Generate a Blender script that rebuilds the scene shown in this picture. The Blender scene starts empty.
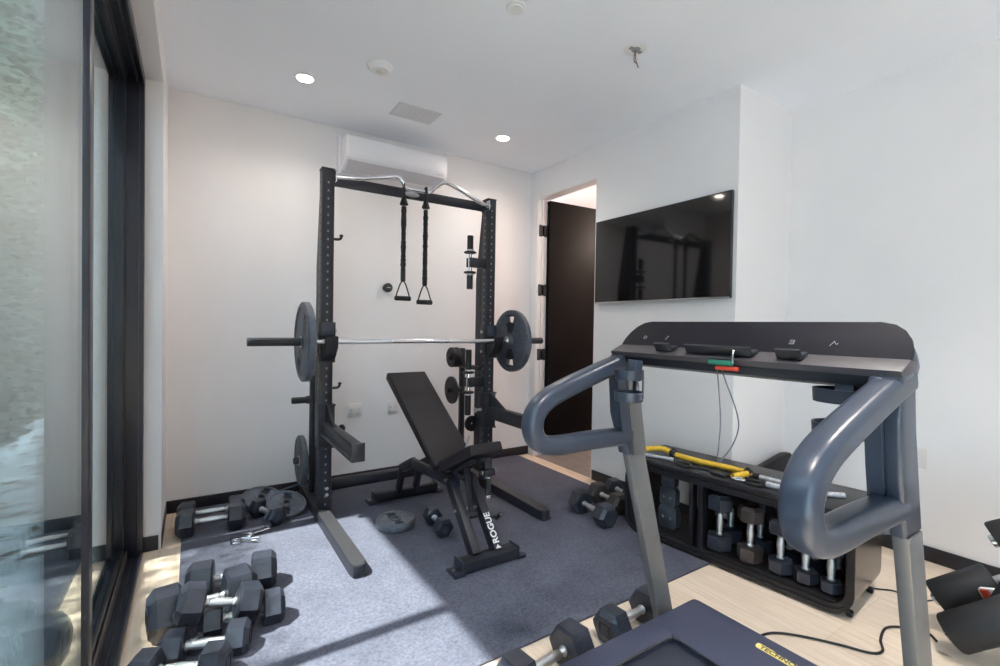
import bpy, bmesh, math, random
from mathutils import Vector, Matrix, Euler
random.seed(7)
PI = math.pi
scene = bpy.context.scene
COL = scene.collection
V = Vector

# ------------------------------------------------------------------ materials
def new_mat(name):
    m = bpy.data.materials.new(name); m.use_nodes = True
    nt = m.node_tree
    b = nt.nodes['Principled BSDF']
    return m, nt, b

def pmat(name, col, rough=.5, metal=0, noise=0, nscale=40, bump=0, bscale=200, coat=0, spec=.5, emit=None, estr=0):
    m, nt, b = new_mat(name)
    b.inputs['Base Color'].default_value = (*col, 1)
    b.inputs['Roughness'].default_value = rough
    b.inputs['Metallic'].default_value = metal
    b.inputs['Specular IOR Level'].default_value = spec
    if coat:
        b.inputs['Coat Weight'].default_value = coat
        b.inputs['Coat Roughness'].default_value = .1
    tc = nt.nodes.new('ShaderNodeTexCoord')
    if noise:
        n = nt.nodes.new('ShaderNodeTexNoise'); n.inputs['Scale'].default_value = nscale; n.inputs['Detail'].default_value = 4
        nt.links.new(tc.outputs['Object'], n.inputs['Vector'])
        r = nt.nodes.new('ShaderNodeValToRGB')
        r.color_ramp.elements[0].position = .3; r.color_ramp.elements[1].position = .7
        r.color_ramp.elements[0].color = (*[c*(1-noise) for c in col], 1)
        r.color_ramp.elements[1].color = (*[min(1, c*(1+noise)) for c in col], 1)
        nt.links.new(n.outputs['Fac'], r.inputs['Fac']); nt.links.new(r.outputs['Color'], b.inputs['Base Color'])
    if bump:
        n2 = nt.nodes.new('ShaderNodeTexNoise'); n2.inputs['Scale'].default_value = bscale; n2.inputs['Detail'].default_value = 3
        nt.links.new(tc.outputs['Object'], n2.inputs['Vector'])
        bp = nt.nodes.new('ShaderNodeBump'); bp.inputs['Strength'].default_value = bump; bp.inputs['Distance'].default_value = .002
        nt.links.new(n2.outputs['Fac'], bp.inputs['Height']); nt.links.new(bp.outputs['Normal'], b.inputs['Normal'])
    if emit:
        b.inputs['Emission Color'].default_value = (*emit, 1); b.inputs['Emission Strength'].default_value = estr
    return m

M = {}
M['wall'] = pmat('wall_paint', (.82, .80, .80), .9, noise=.015, nscale=3, bump=.05, bscale=60, spec=.2)
M['ceil'] = pmat('ceiling_paint', (.89, .92, .975), .95, noise=.01, nscale=3, spec=.2)
M['trimwhite'] = pmat('white_trim_paint', (.82, .80, .79), .5)
M['base'] = pmat('black_baseboard', (.02, .02, .028), .5)
M['metal'] = pmat('black_powder_coat', (.017, .019, .028), .42, noise=.15, nscale=30, bump=.08, bscale=500)
M['metalgrey'] = pmat('worn_black_steel', (.024, .026, .034), .42, noise=.25, nscale=20, bump=.05, bscale=400)
M['rubber'] = pmat('black_rubber', (.029, .034, .050), .34, noise=.2, nscale=25, bump=.1, bscale=300)
M['rubberbrown'] = pmat('brownish_black_rubber', (.052, .042, .040), .45, noise=.15, nscale=25, bump=.1, bscale=300)
M['iron'] = pmat('grey_cast_iron', (.060, .067, .082), .48, metal=.0, noise=.25, nscale=30, bump=.3, bscale=250)
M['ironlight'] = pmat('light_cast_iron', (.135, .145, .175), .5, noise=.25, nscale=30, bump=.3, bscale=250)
M['ironmid'] = pmat('blue_grey_cast_iron', (.085, .095, .122), .48, noise=.25, nscale=30, bump=.3, bscale=250)
M['irondark'] = pmat('dark_cast_iron', (.013, .015, .021), .5, noise=.2, nscale=30, bump=.2, bscale=250)
M['chrome'] = pmat('chrome', (.80, .81, .84), .16, metal=1)
M['knurl'] = pmat('knurled_chrome', (.74, .75, .78), .28, metal=1, bump=.8, bscale=700)
M['steel'] = pmat('brushed_steel', (.55, .55, .57), .32, metal=1, noise=.1, nscale=60)
M['foottop'] = pmat('foot_top_steel', (.036, .036, .040), .34, noise=.2, nscale=60, bump=.1, bscale=300)
M['dot'] = pmat('pale_grey_dot', (.30, .31, .34), .5)  # pale grey for the upright dots and the panel icons
M['hole'] = pmat('hole_dark', (.01, .01, .012), .8)
M['vinyl'] = pmat('black_vinyl', (.010, .0085, .012), .48, spec=.3, noise=.1, nscale=60, bump=.25, bscale=450)
M['vinylside'] = pmat('black_vinyl_side', (.026, .030, .042), .42, noise=.1, nscale=60, bump=.2, bscale=450)
M['tm'] = pmat('blue_grey_satin_plastic', (.034, .044, .068), .31, noise=.06, nscale=20, bump=.06, bscale=600)
M['tmcup'] = pmat('dark_cup_plastic', (.026, .034, .052), .35, noise=.05)
M['tmpost'] = pmat('warm_grey_metal', (.16, .16, .165), .38, metal=.35, noise=.05, nscale=30)
M['tmdark'] = pmat('dark_console', (.007, .007, .012), .6, noise=.2, nscale=200, spec=.18)
M['tmledge'] = pmat('taupe_console_ledge', (.055, .050, .056), .45)
M['tmblack'] = pmat('black_console_plastic', (.013, .015, .022), .4)
M['deck'] = pmat('slate_deck_plastic', (.046, .051, .088), .42, noise=.12, nscale=120, bump=.08, bscale=500)
M['belt'] = pmat('belt_rubber', (.030, .035, .052), .6, noise=.2, nscale=200)
M['yellow'] = pmat('yellow_badge', (.74, .60, .20), .5)
M['badgetext'] = pmat('dark_badge_text', (.06, .05, .03), .5)
M['white'] = pmat('white_lettering', (.8, .8, .8), .5)
M['tv'] = pmat('tv_screen', (.004, .0045, .006), .05, coat=.4, spec=.4)
M['tvframe'] = pmat('tv_bezel', (.03, .03, .034), .35)
M['doorleaf'] = pmat('dark_brown_door', (.0025, .002, .0024), .55, noise=.1, nscale=10, spec=.15)
M['storage'] = pmat('storage_black', (.012, .012, .016), .38, noise=.1, nscale=80)
M['storagein'] = pmat('storage_inner', (.010, .010, .012), .6)
M['storageside'] = pmat('storage_side', (.026, .022, .022), .22)  # brownish reflection put into the colour of the outer faces
M['foam'] = pmat('black_foam', (.012, .013, .016), .65, bump=.2, bscale=400)
M['bandyellow'] = pmat('yellow_nylon', (.72, .45, .035), .6, noise=.2, nscale=90)
M['rope'] = pmat('grey_braided_rope', (.42, .43, .46), .8, noise=.5, nscale=160)
M['cableblack'] = pmat('black_cable', (.012, .012, .014), .5)
M['cord'] = pmat('grey_cord', (.12, .13, .17), .7)
M['green'] = pmat('green_clip', (.02, .16, .10), .5)
M['red'] = pmat('red_clip', (.55, .06, .03), .5)
M['plasticwhite'] = pmat('white_plastic', (.82, .82, .84), .4)
M['acwhite'] = pmat('ac_white', (.86, .855, .89), .35)
M['acgrey'] = pmat('ac_grey', (.62, .61, .65), .4)
M['outlet'] = pmat('outlet_plate', (.74, .715, .70), .4)
M['vent'] = pmat('vent_grey', (.66, .675, .71), .6, noise=.05, nscale=300)
M['copper'] = pmat('brown_wire', (.22, .12, .09), .5)
M['lamp'] = pmat('lamp_lens', (1, 1, 1), .5, emit=(1, .88, .74), estr=22)
M['alu'] = pmat('anodised_black', (.018, .020, .032), .35, noise=.1, nscale=40)
M['aluedge'] = pmat('bronze_edge', (.22, .20, .19), .35, metal=.4)
M['hallwall'] = pmat('hall_paint', (.72, .60, .54), .9)
M['halltile'] = pmat('hall_floor', (.22, .195, .18), .6, noise=.2, nscale=8)
M['stone'] = pmat('patio_stone', (.72, .70, .69), .9, noise=.3, nscale=4)
M['leafmat'] = pmat('leaf_green', (.06, .095, .065), .8, noise=.5, nscale=6, spec=.1)
M['litter'] = pmat('dry_leaf', (.20, .15, .10), .8, noise=.4, nscale=9)
M['backdrop'] = pmat('backdrop_green', (.05, .075, .05), .9, noise=.4, nscale=5)
M['stucco'] = pmat('grey_stucco', (.30, .31, .33), .9, noise=.1, nscale=30)
M['badge'] = pmat('chrome_badge', (.7, .72, .72), .25, metal=.8)

# floor: pale oak planks
m, nt, b = new_mat('oak_planks'); M['floor'] = m
tc = nt.nodes.new('ShaderNodeTexCoord'); mp = nt.nodes.new('ShaderNodeMapping'); mp.inputs['Rotation'].default_value = (0, 0, PI/2)
br = nt.nodes.new('ShaderNodeTexBrick'); br.inputs['Scale'].default_value = 1
br.inputs['Brick Width'].default_value = 1.9; br.inputs['Row Height'].default_value = .19; br.inputs['Mortar Size'].default_value = .0012
br.inputs['Color1'].default_value = (.78, .645, .515, 1); br.inputs['Color2'].default_value = (.86, .73, .60, 1); br.inputs['Mortar'].default_value = (.66, .545, .435, 1)
nt.links.new(tc.outputs['Object'], mp.inputs['Vector']); nt.links.new(mp.outputs['Vector'], br.inputs['Vector'])
mp2 = nt.nodes.new('ShaderNodeMapping'); mp2.inputs['Scale'].default_value = (28, 1.6, 1)
gn = nt.nodes.new('ShaderNodeTexNoise'); gn.inputs['Scale'].default_value = 2.2; gn.inputs['Detail'].default_value = 6; gn.inputs['Roughness'].default_value = .6
nt.links.new(tc.outputs['Object'], mp2.inputs['Vector']); nt.links.new(mp2.outputs['Vector'], gn.inputs['Vector'])
rp = nt.nodes.new('ShaderNodeValToRGB'); rp.color_ramp.elements[0].position = .3; rp.color_ramp.elements[1].position = .7
rp.color_ramp.elements[0].color = (.80, .76, .72, 1); rp.color_ramp.elements[1].color = (1.04, 1.03, 1.02, 1)
mx = nt.nodes.new('ShaderNodeMixRGB'); mx.blend_type = 'MULTIPLY'; mx.inputs['Fac'].default_value = .9
nt.links.new(gn.outputs['Fac'], rp.inputs['Fac']); nt.links.new(br.outputs['Color'], mx.inputs['Color1']); nt.links.new(rp.outputs['Color'], mx.inputs['Color2'])
# knots
vo = nt.nodes.new('ShaderNodeTexVoronoi'); vo.inputs['Scale'].default_value = 2.3
mp3 = nt.nodes.new('ShaderNodeMapping'); mp3.inputs['Scale'].default_value = (1.5, .8, 1)
nt.links.new(tc.outputs['Object'], mp3.inputs['Vector']); nt.links.new(mp3.outputs['Vector'], vo.inputs['Vector'])
rk = nt.nodes.new('ShaderNodeValToRGB'); rk.color_ramp.elements[0].position = .02; rk.color_ramp.elements[1].position = .055
rk.color_ramp.elements[0].color = (.35, .27, .22, 1); rk.color_ramp.elements[1].color = (1, 1, 1, 1)
mx2 = nt.nodes.new('ShaderNodeMixRGB'); mx2.blend_type = 'MULTIPLY'; mx2.inputs['Fac'].default_value = .8
nt.links.new(vo.outputs['Distance'], rk.inputs['Fac']); nt.links.new(mx.outputs['Color'], mx2.inputs['Color1']); nt.links.new(rk.outputs['Color'], mx2.inputs['Color2'])
nt.links.new(mx2.outputs['Color'], b.inputs['Base Color']); b.inputs['Roughness'].default_value = .5

# rubber gym mat, speckled
m, nt, b = new_mat('speckled_rubber_mat'); M['mat'] = m
tc = nt.nodes.new('ShaderNodeTexCoord')
n1 = nt.nodes.new('ShaderNodeTexNoise'); n1.inputs['Scale'].default_value = 5; n1.inputs['Detail'].default_value = 8; n1.inputs['Roughness'].default_value = .7
n2 = nt.nodes.new('ShaderNodeTexNoise'); n2.inputs['Scale'].default_value = 75; n2.inputs['Detail'].default_value = 6; n2.inputs['Roughness'].default_value = .75
for n in (n1, n2): nt.links.new(tc.outputs['Object'], n.inputs['Vector'])
r1 = nt.nodes.new('ShaderNodeValToRGB'); r1.color_ramp.elements[0].position = .3; r1.color_ramp.elements[1].position = .7
r1.color_ramp.elements[0].color = (.068, .074, .106, 1); r1.color_ramp.elements[1].color = (.100, .107, .146, 1)
r2 = nt.nodes.new('ShaderNodeValToRGB'); r2.color_ramp.elements[0].position = .3; r2.color_ramp.elements[1].position = .72
r2.color_ramp.elements[0].color = (.55, .56, .60, 1); r2.color_ramp.elements[1].color = (1.55, 1.52, 1.48, 1)
mx = nt.nodes.new('ShaderNodeMixRGB'); mx.blend_type = 'MULTIPLY'; mx.inputs['Fac'].default_value = 1
nt.links.new(n1.outputs['Fac'], r1.inputs['Fac']); nt.links.new(n2.outputs['Fac'], r2.inputs['Fac'])
nt.links.new(r1.outputs['Color'], mx.inputs['Color1']); nt.links.new(r2.outputs['Color'], mx.inputs['Color2'])
nt.links.new(mx.outputs['Color'], b.inputs['Base Color']); b.inputs['Roughness'].default_value = .8
bp = nt.nodes.new('ShaderNodeBump'); bp.inputs['Strength'].default_value = .25; bp.inputs['Distance'].default_value = .002
nt.links.new(n2.outputs['Fac'], bp.inputs['Height']); nt.links.new(bp.outputs['Normal'], b.inputs['Normal'])

# window glass: clear with a fresnel reflection
m = bpy.data.materials.new('pane_glass'); m.use_nodes = True; nt = m.node_tree; nt.nodes.clear()
out = nt.nodes.new('ShaderNodeOutputMaterial'); mix = nt.nodes.new('ShaderNodeMixShader')
fr = nt.nodes.new('ShaderNodeFresnel')
geo = nt.nodes.new('ShaderNodeNewGeometry'); ior = nt.nodes.new('ShaderNodeMapRange')   # same reflectance from both faces of a thin pane
ior.inputs['To Min'].default_value = 1.72; ior.inputs['To Max'].default_value = 1/1.72
nt.links.new(geo.outputs['Backfacing'], ior.inputs['Value']); nt.links.new(ior.outputs['Result'], fr.inputs['IOR'])
tr = nt.nodes.new('ShaderNodeBsdfTransparent'); tr.inputs['Color'].default_value = (.965, .985, .98, 1)
gl = nt.nodes.new('ShaderNodeBsdfGlossy'); gl.inputs['Roughness'].default_value = .0; gl.inputs['Color'].default_value = (.95, 1, .985, 1)
nt.links.new(fr.outputs[0], mix.inputs[0]); nt.links.new(tr.outputs[0], mix.inputs[1]); nt.links.new(gl.outputs[0], mix.inputs[2]); nt.links.new(mix.outputs[0], out.inputs['Surface'])
M['glass'] = m

# ------------------------------------------------------------------ mesh helpers
def nb(): return bmesh.new()

def box(bm, lo, hi, bev=0, rot=None, seg=2, mi=0):
    lo, hi = V(lo), V(hi); c = (lo+hi)/2; s = hi-lo
    r = bmesh.ops.create_cube(bm, size=1)
    vs = r['verts']
    mt = Matrix.Translation(c) @ (rot.to_4x4() if rot else Matrix()) @ Matrix.Diagonal((s.x, s.y, s.z, 1))
    bmesh.ops.transform(bm, matrix=mt, verts=vs)
    fs = set(f for v in vs for f in v.link_faces)
    for f in fs: f.material_index = mi
    if bev:
        es = list({e for v in vs for e in v.link_edges})
        r2 = bmesh.ops.bevel(bm, geom=es, offset=min(bev, .49*min(abs(x) for x in s)), segments=seg, affect='EDGES', profile=.5)
        for f in r2['faces']: f.material_index = mi

def obox(bm, p0, p1, w, h, bev=0, up=(0, 0, 1), mi=0):
    """box beam from p0 to p1, w sideways, h along up"""
    p0, p1 = V(p0), V(p1); d = p1-p0; L = d.length; x = d.normalized(); u = V(up)
    y = u.cross(x).normalized(); z = x.cross(y).normalized()
    R = Matrix((x, y, z)).transposed()
    c = (p0+p1)/2
    box(bm, c-V((L, w, h))/2, c+V((L, w, h))/2, bev, R, mi=mi)

def frame_of(d):
    z = V(d).normalized(); a = V((0, 0, 1)) if abs(z.z) < .9 else V((1, 0, 0))
    x = a.cross(z).normalized(); y = z.cross(x)
    return x, y, z

def lathe(bm, p0, d, prof, seg=24, cap=True, mi=0, smooth=True, phase=0):
    """prof: list of (dist along d, radius)"""
    x, y, z = frame_of(d); p0 = V(p0); rings = []
    for t, r in prof:
        rings.append([bm.verts.new(p0+z*t+(x*math.cos(2*PI*i/seg+phase)+y*math.sin(2*PI*i/seg+phase))*max(r, 1e-5)) for i in range(seg)])
    for a, b_ in zip(rings, rings[1:]):
        for i in range(seg):
            j = (i+1) % seg
            f = bm.faces.new((a[i], a[j], b_[j], b_[i])); f.smooth = smooth; f.material_index = mi
    if cap:
        f = bm.faces.new(list(reversed(rings[0]))); f.material_index = mi
        f = bm.faces.new(rings[-1]); f.material_index = mi

def cyl(bm, p0, p1, r, seg=20, mi=0, bev=0):
    d = V(p1)-V(p0); L = d.length
    pr = [(0, r), (L, r)] if not bev else [(0, r-bev), (bev, r), (L-bev, r), (L, r-bev)]
    lathe(bm, p0, d, pr, seg, mi=mi)

def smooth_path(pts, n=6, closed=False):
    pts = [V(p) for p in pts]; out = []
    N = len(pts); R = range(N) if closed else range(N-1)
    g = (lambda i: pts[i % N]) if closed else (lambda i: pts[max(0, min(N-1, i))])
    for i in R:
        a, b_, c, d = g(i-1), g(i), g(i+1), g(i+2)
        for k in range(n):
            t = k/n
            out.append(.5*((2*b_)+(c-a)*t+(2*a-5*b_+4*c-d)*t*t+(3*b_-a-3*c+d)*t**3))
    if not closed: out.append(pts[-1])
    return out

def sweep(bm, path, sec, closed=False, mi=0, up=None, smooth=True, cap=True):
    """sec: list of (a,b) section points; up: fixed reference direction for b-axis"""
    path = [V(p) for p in path]; N = len(path); rings = []; prev = None
    for i, p in enumerate(path):
        if closed: t = path[(i+1) % N]-path[i-1]
        else: t = path[min(N-1, i+1)]-path[max(0, i-1)]
        t.normalize()
        if up is not None: bx = V(up); ax = t.cross(bx).normalized(); by = ax.cross(t).normalized()
        else:
            if prev is None: ax, by, _ = frame_of(t)
            else:
                ax = (prev-t*prev.dot(t)).normalized(); by = t.cross(ax)
            prev = ax
        rings.append([bm.verts.new(p+ax*a+by*b_) for a, b_ in sec])
    S = len(sec)
    pairs = list(zip(rings, rings[1:])) + ([(rings[-1], rings[0])] if closed else [])
    for a, b_ in pairs:
        for i in range(S):
            j = (i+1) % S
            f = bm.faces.new((a[i], a[j], b_[j], b_[i])); f.smooth = smooth; f.material_index = mi
    if not closed and cap:
        f = bm.faces.new(list(reversed(rings[0]))); f.material_index = mi
        f = bm.faces.new(rings[-1]); f.material_index = mi

def circ(r, n=10): return [(r*math.cos(2*PI*i/n), r*math.sin(2*PI*i/n)) for i in range(n)]

def tube(bm, pts, r, n=6, seg=10, closed=False, mi=0):
    sweep(bm, smooth_path(pts, n, closed), circ(r, seg), closed, mi)

def rrect(w, h, r, n=4):
    o = []
    for cx, cy, a0 in ((w/2-r, h/2-r, 0), (-w/2+r, h/2-r, PI/2), (-w/2+r, -h/2+r, PI), (w/2-r, -h/2+r, 1.5*PI)):
        for k in range(n+1):
            a = a0+k*PI/2/n; o.append((cx+r*math.cos(a), cy+r*math.sin(a)))
    return o

def prism(bm, poly, org, u, v, w, bev=0, mi=0, smooth=False):
    """extrude a 2-D polygon lying in plane (u,v) at org by vector w"""
    org, u, v, w = V(org), V(u), V(v), V(w)
    a = [bm.verts.new(org+u*p[0]+v*p[1]) for p in poly]; b_ = [bm.verts.new(x.co+w) for x in a]
    n = len(poly); fs = []
    fs.append(bm.faces.new(list(reversed(a)))); fs.append(bm.faces.new(b_))
    side = []
    for i in range(n):
        j = (i+1) % n
        f = bm.faces.new((a[i], a[j], b_[j], b_[i])); f.smooth = smooth; fs.append(f); side.append(f)
    for f in fs: f.material_index = mi
    if bev:
        es = list({e for f in fs[:2] for e in f.edges})
        r = bmesh.ops.bevel(bm, geom=es, offset=bev, segments=2, affect='EDGES', profile=.5)
        for f in r['faces']: f.material_index = mi; f.smooth = True

def finish(bm):
    bmesh.ops.recalc_face_normals(bm, faces=bm.faces[:])

ROOT = {}
def rootloc(o):
    while o.parent: o = o.parent
    return o.matrix_world.copy() if False else Matrix.LocRotScale(o.location, o.rotation_euler, None)

def obj(name, bm, mat, parent=None, world=True):
    finish(bm)
    me = bpy.data.meshes.new(name)
    if parent is not None and world:
        bm.transform(rootloc(parent).inverted())
    bm.to_mesh(me); bm.free(); me.set_sharp_from_angle(angle=math.radians(38))
    for mm in (mat if isinstance(mat, (list, tuple)) else [mat]): me.materials.append(M[mm] if isinstance(mm, str) else mm)
    o = bpy.data.objects.new(name, me); COL.objects.link(o)
    if parent is not None: o.parent = parent
    return o

def tag(o, label, cat, group=None, kind=None):
    o['label'] = label; o['category'] = cat
    if group: o['group'] = group
    if kind: o['kind'] = kind
    return o

def thing(name, label, cat, loc, rz=0, group=None, rot=None):
    o = bpy.data.objects.new(name, None); COL.objects.link(o)
    o.empty_display_size = .05
    o.location = loc; o.rotation_euler = rot if rot else (0, 0, rz)
    return tag(o, label, cat, group)

def struct(name, bm, mat, parent=None):
    o = obj(name, bm, mat, parent)
    if parent is None: o['kind'] = 'structure'
    return o

def copy_thing(root, loc, rot, label, group=None):
    r = root.copy(); COL.objects.link(r); r.location = loc; r.rotation_euler = rot
    r['label'] = label
    if group: r['group'] = group
    for ch in root.children:
        c = ch.copy(); COL.objects.link(c); c.parent = r
        for g in ch.children:
            d = g.copy(); COL.objects.link(d); d.parent = c
    return r

def text_mesh(name, s, size, mat, mtx, parent, extrude=.0006, bold=0, align='LEFT'):
    cu = bpy.data.curves.new(name+'_c', 'FONT'); cu.body = s; cu.size = size; cu.extrude = extrude; cu.offset = bold
    cu.align_x = align; cu.align_y = 'CENTER'
    t = bpy.data.objects.new(name+'_t', cu); COL.objects.link(t)
    dg = bpy.context.evaluated_depsgraph_get()
    me = bpy.data.meshes.new_from_object(t.evaluated_get(dg))
    bpy.data.objects.remove(t); bpy.data.curves.remove(cu)
    me.transform(mtx)
    if parent is not None: me.transform(rootloc(parent).inverted())
    me.materials.clear(); me.materials.append(M[mat]); me.name = name
    o = bpy.data.objects.new(name, me); COL.objects.link(o)
    if parent is not None: o.parent = parent
    return o

def basis(x, y, o):
    x, y = V(x).normalized(), V(y).normalized(); z = x.cross(y)
    m = Matrix((x, y, z)).transposed().to_4x4(); m.translation = V(o); return m

# ------------------------------------------------------------------ setting
H = 2.735; XR = 2.90; XA = 3.525; YC = -2.085; YB = -6.2
ZD = 2.526                 # head of the glazed opening
b = nb(); box(b, (-.25, YB, -.1), (XA+.1, .12, 0)); struct('floor', b, 'floor')
b = nb(); box(b, (-.5, YB, H), (XA+.1, .12, H+.15)); struct('ceiling', b, 'ceil')
b = nb(); box(b, (-.5, 0, 0), (XR+.12, .12, H)); struct('wall_back', b, 'wall')
b = nb(); box(b, (-.46, -.555, 0), (0, 0, H)); box(b, (-.25, YB, ZD), (0, -.555, H)); struct('wall_left', b, 'wall')
# wall with the inner door, then its return and the recess
DY0, DY1, DZ = -.10, -.887, 2.478
b = nb()
box(b, (XR, DY0, 0), (XR+.12, 0, H)); box(b, (XR, DY1, DZ), (XR+.12, DY0, H)); box(b, (XR, YC, 0), (XR+.12, DY1, H))
box(b, (XR+.12, YC, 0), (XA, YC+.12, H))
struct('wall_right', b, 'wall')
b = nb(); box(b, (XA, YB, 0), (XA+.12, YC+.12, H)); struct('wall_recess', b, 'wall')
b = nb(); box(b, (-.25, YB-.12, 0), (XA+.12, YB, H)); struct('wall_far', b, 'wall')  # unseen end wall, added to cut light reaching the recess
# baseboards
bh = .08
b = nb(); box(b, (0, -.014, 0), (XR, 0, bh), .002); struct('baseboard_back', b, 'base')
b = nb(); box(b, (0, -.555, 0), (.004, -.014, bh), .001); box(b, (-.085, -.562, 0), (-.012, -.556, bh), .001); struct('baseboard_left', b, 'base')
b = nb(); box(b, (XR-.012, YC-.012, 0), (XR, DY1-.012, bh), .002); box(b, (XR, YC-.012, 0), (XA, YC, bh), .002); struct('baseboard_right', b, 'base')
b = nb(); box(b, (XA-.012, YB, 0), (XA, YC-.012, bh), .002); struct('baseboard_recess', b, 'base')
# slim lining inside the door opening
b = nb()
box(b, (XR+.001, DY0-.008, 0), (XR+.12, DY0, DZ), .001); box(b, (XR+.001, DY1, DZ-.008), (XR+.12, DY0-.008, DZ), .001); box(b, (XR+.001, DY1, 0), (XR+.12, DY1+.008, DZ-.008), .001)
box(b, (XR+.045, DY0-.020, 0), (XR+.07, DY0-.008, DZ-.008), .001); box(b, (XR-.006, DY0-.004, 0), (XR, DY0+.05, DZ+.03), .001)
struct('trim_1', b, 'trimwhite')
# door leaf standing open into the hall
d = bpy.data.objects.new('door_1', None); COL.objects.link(d); d.location = (XR+.10, DY0-.005, 0); d['kind'] = 'structure'
d['label'] = 'dark brown inner door standing open beside the television'; d['category'] = 'door'
ang = math.radians(-3)
b = nb(); R = Matrix.Rotation(ang, 3, 'Z')
b2 = nb(); box(b2, (.012, -.045, .012), (.84, 0, 2.462), .003); b2.transform(Matrix.Translation(d.location) @ R.to_4x4()); b.free(); obj('leaf', b2, 'doorleaf', d)
for z in (2.17, 1.60, .98, .33):
    b = nb(); box(b, (XR+.015, DY0-.02, z-.055), (XR+.115, DY0+.002, z+.055), .003); cyl(b, (XR+.10, DY0-.018, z-.055), (XR+.10, DY0-.018, z+.055), .008, 10)
    obj('hinge', b, 'base', d)
b = nb(); cyl(b, (XR+.80, DY0-.08, 1.0), (XR+.80, DY0-.13, 1.0), .012, 12); cyl(b, (XR+.80, DY0-.125, 1.0), (XR+.68, DY0-.12, 1.0), .009, 12); obj('handle', b, 'base', d)
# hall beyond
b = nb(); box(b, (XR+.004, -1.6, -.1), (5.2, 1.2, .0015)); struct('floor_hall', b, 'halltile')
b = nb(); box(b, (5.0, -1.6, 0), (5.2, 1.2, H)); box(b, (XR+.12, 1.0, 0), (5.0, 1.2, H)); box(b, (XR+.24, -1.6, 0), (5.0, -1.5, H)); struct('wall_hall', b, 'hallwall')
b = nb(); box(b, (XR+.12, -1.6, H), (5.2, 1.2, H+.1)); struct('ceiling_hall', b, 'hallwall')

# glazed sliding door along the terrace side
g = bpy.data.objects.new('door_2', None); COL.objects.link(g); g.location = (-.13, -2.5, 0); g['kind'] = 'structure'
g['label'] = 'black framed sliding glass door to the terrace'; g['category'] = 'door'
YF = -.562
b = nb(); box(b, (-.25, YF-.05, 0), (-.078, YF, ZD), .004); box(b, (-.104, YF-.058, .03), (-.098, YF-.05, ZD-.05), 0); obj('jamb_frame', b, 'alu', g)
b = nb(); box(b, (-.25, YB+.3, ZD-.05), (-.20, YF-.05, ZD), .003); box(b, (-.085, YB+.3, ZD-.05), (-.078, YF-.05, ZD), .002); box(b, (-.20, YB+.3, ZD-.012), (-.085, YF-.05, ZD), 0)
box(b, (-.155, YB+.3, ZD-.05), (-.147, YF-.05, ZD-.012), .002); box(b, (-.112, YB+.3, ZD-.05), (-.106, YF-.05, ZD-.012), .001); obj('head_track', b, 'alu', g)
b = nb(); box(b, (-.25, YB+.3, -.005), (-.078, YF-.05, .006), 0)
for x0, x1, z in ((-.25, -.235, .03), (-.155, -.147, .02), (-.118, -.114, .018), (-.09, -.078, .028)): box(b, (x0, YB+.3, 0), (x1, YF-.05, z), .002)
obj('sill_track', b, 'alu', g)
b = nb(); box(b, (-.149, YB+.3, .006), (-.141, YF-.05, .050), .002); obj('sill_ridge', b, 'aluedge', g)
def panel(name, xg, x0, x1, ya, yb):
    b = nb(); box(b, (x0, ya-.062, .012), (x1, ya, ZD-.014), .004); st = obj('stile', b, 'alu', g)
    b = nb(); box(b, (x0, yb, .012), (x1, yb+.062, ZD-.014), .004); obj('stile', b, 'alu', g)
    b = nb(); box(b, (x0, yb+.062, .012), (x1, ya-.062, .085), .003); box(b, (x1-.003, yb+.062, .085), (x1, ya-.062, .088), 0); obj('rail', b, 'alu', g)
    b = nb(); box(b, (x0, yb+.062, ZD-.085), (x1, ya-.062, ZD-.014), .003); obj('rail', b, 'alu', g)
    for xp in (xg-.002, xg-.014):      # double glazing
        b = nb(); box(b, (xp-.002, yb+(.055 if name == 'inner' else .02), .07), (xp+.002, ya-(.055 if name == 'inner' else .002), ZD-.07)); p = obj('pane', b, 'glass', g); p['label'] = 'clear glass pane'
panel('outer', -.1515, -.21, -.153, YF-.05, -1.90)
panel('inner', -.122, -.143, -.113, -1.838, -3.35)
panel('outer', -.1515, -.21, -.153, -3.29, -4.70)
panel('inner', -.122, -.143, -.113, -4.64, -5.88)

# terrace outside
b = nb(); box(b, (-7, -9, -.2), (-.25, 6, -.06)); struct('floor_terrace', b, 'stone')
b = nb(); box(b, (-.47, -.555, -.06), (-.461, 4, H+.4)); struct('wall_outside', b, 'stucco')
b = nb(); box(b, (-2.35, -4.8, -.06), (-2.25, .0, 3.2)); box(b, (-2.35, 0, -.06), (-2.25, 6.8, 5.4)); struct('hedge_backdrop', b, 'backdrop')  # backdrop added behind the hedge to block sky between the leaves
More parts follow.
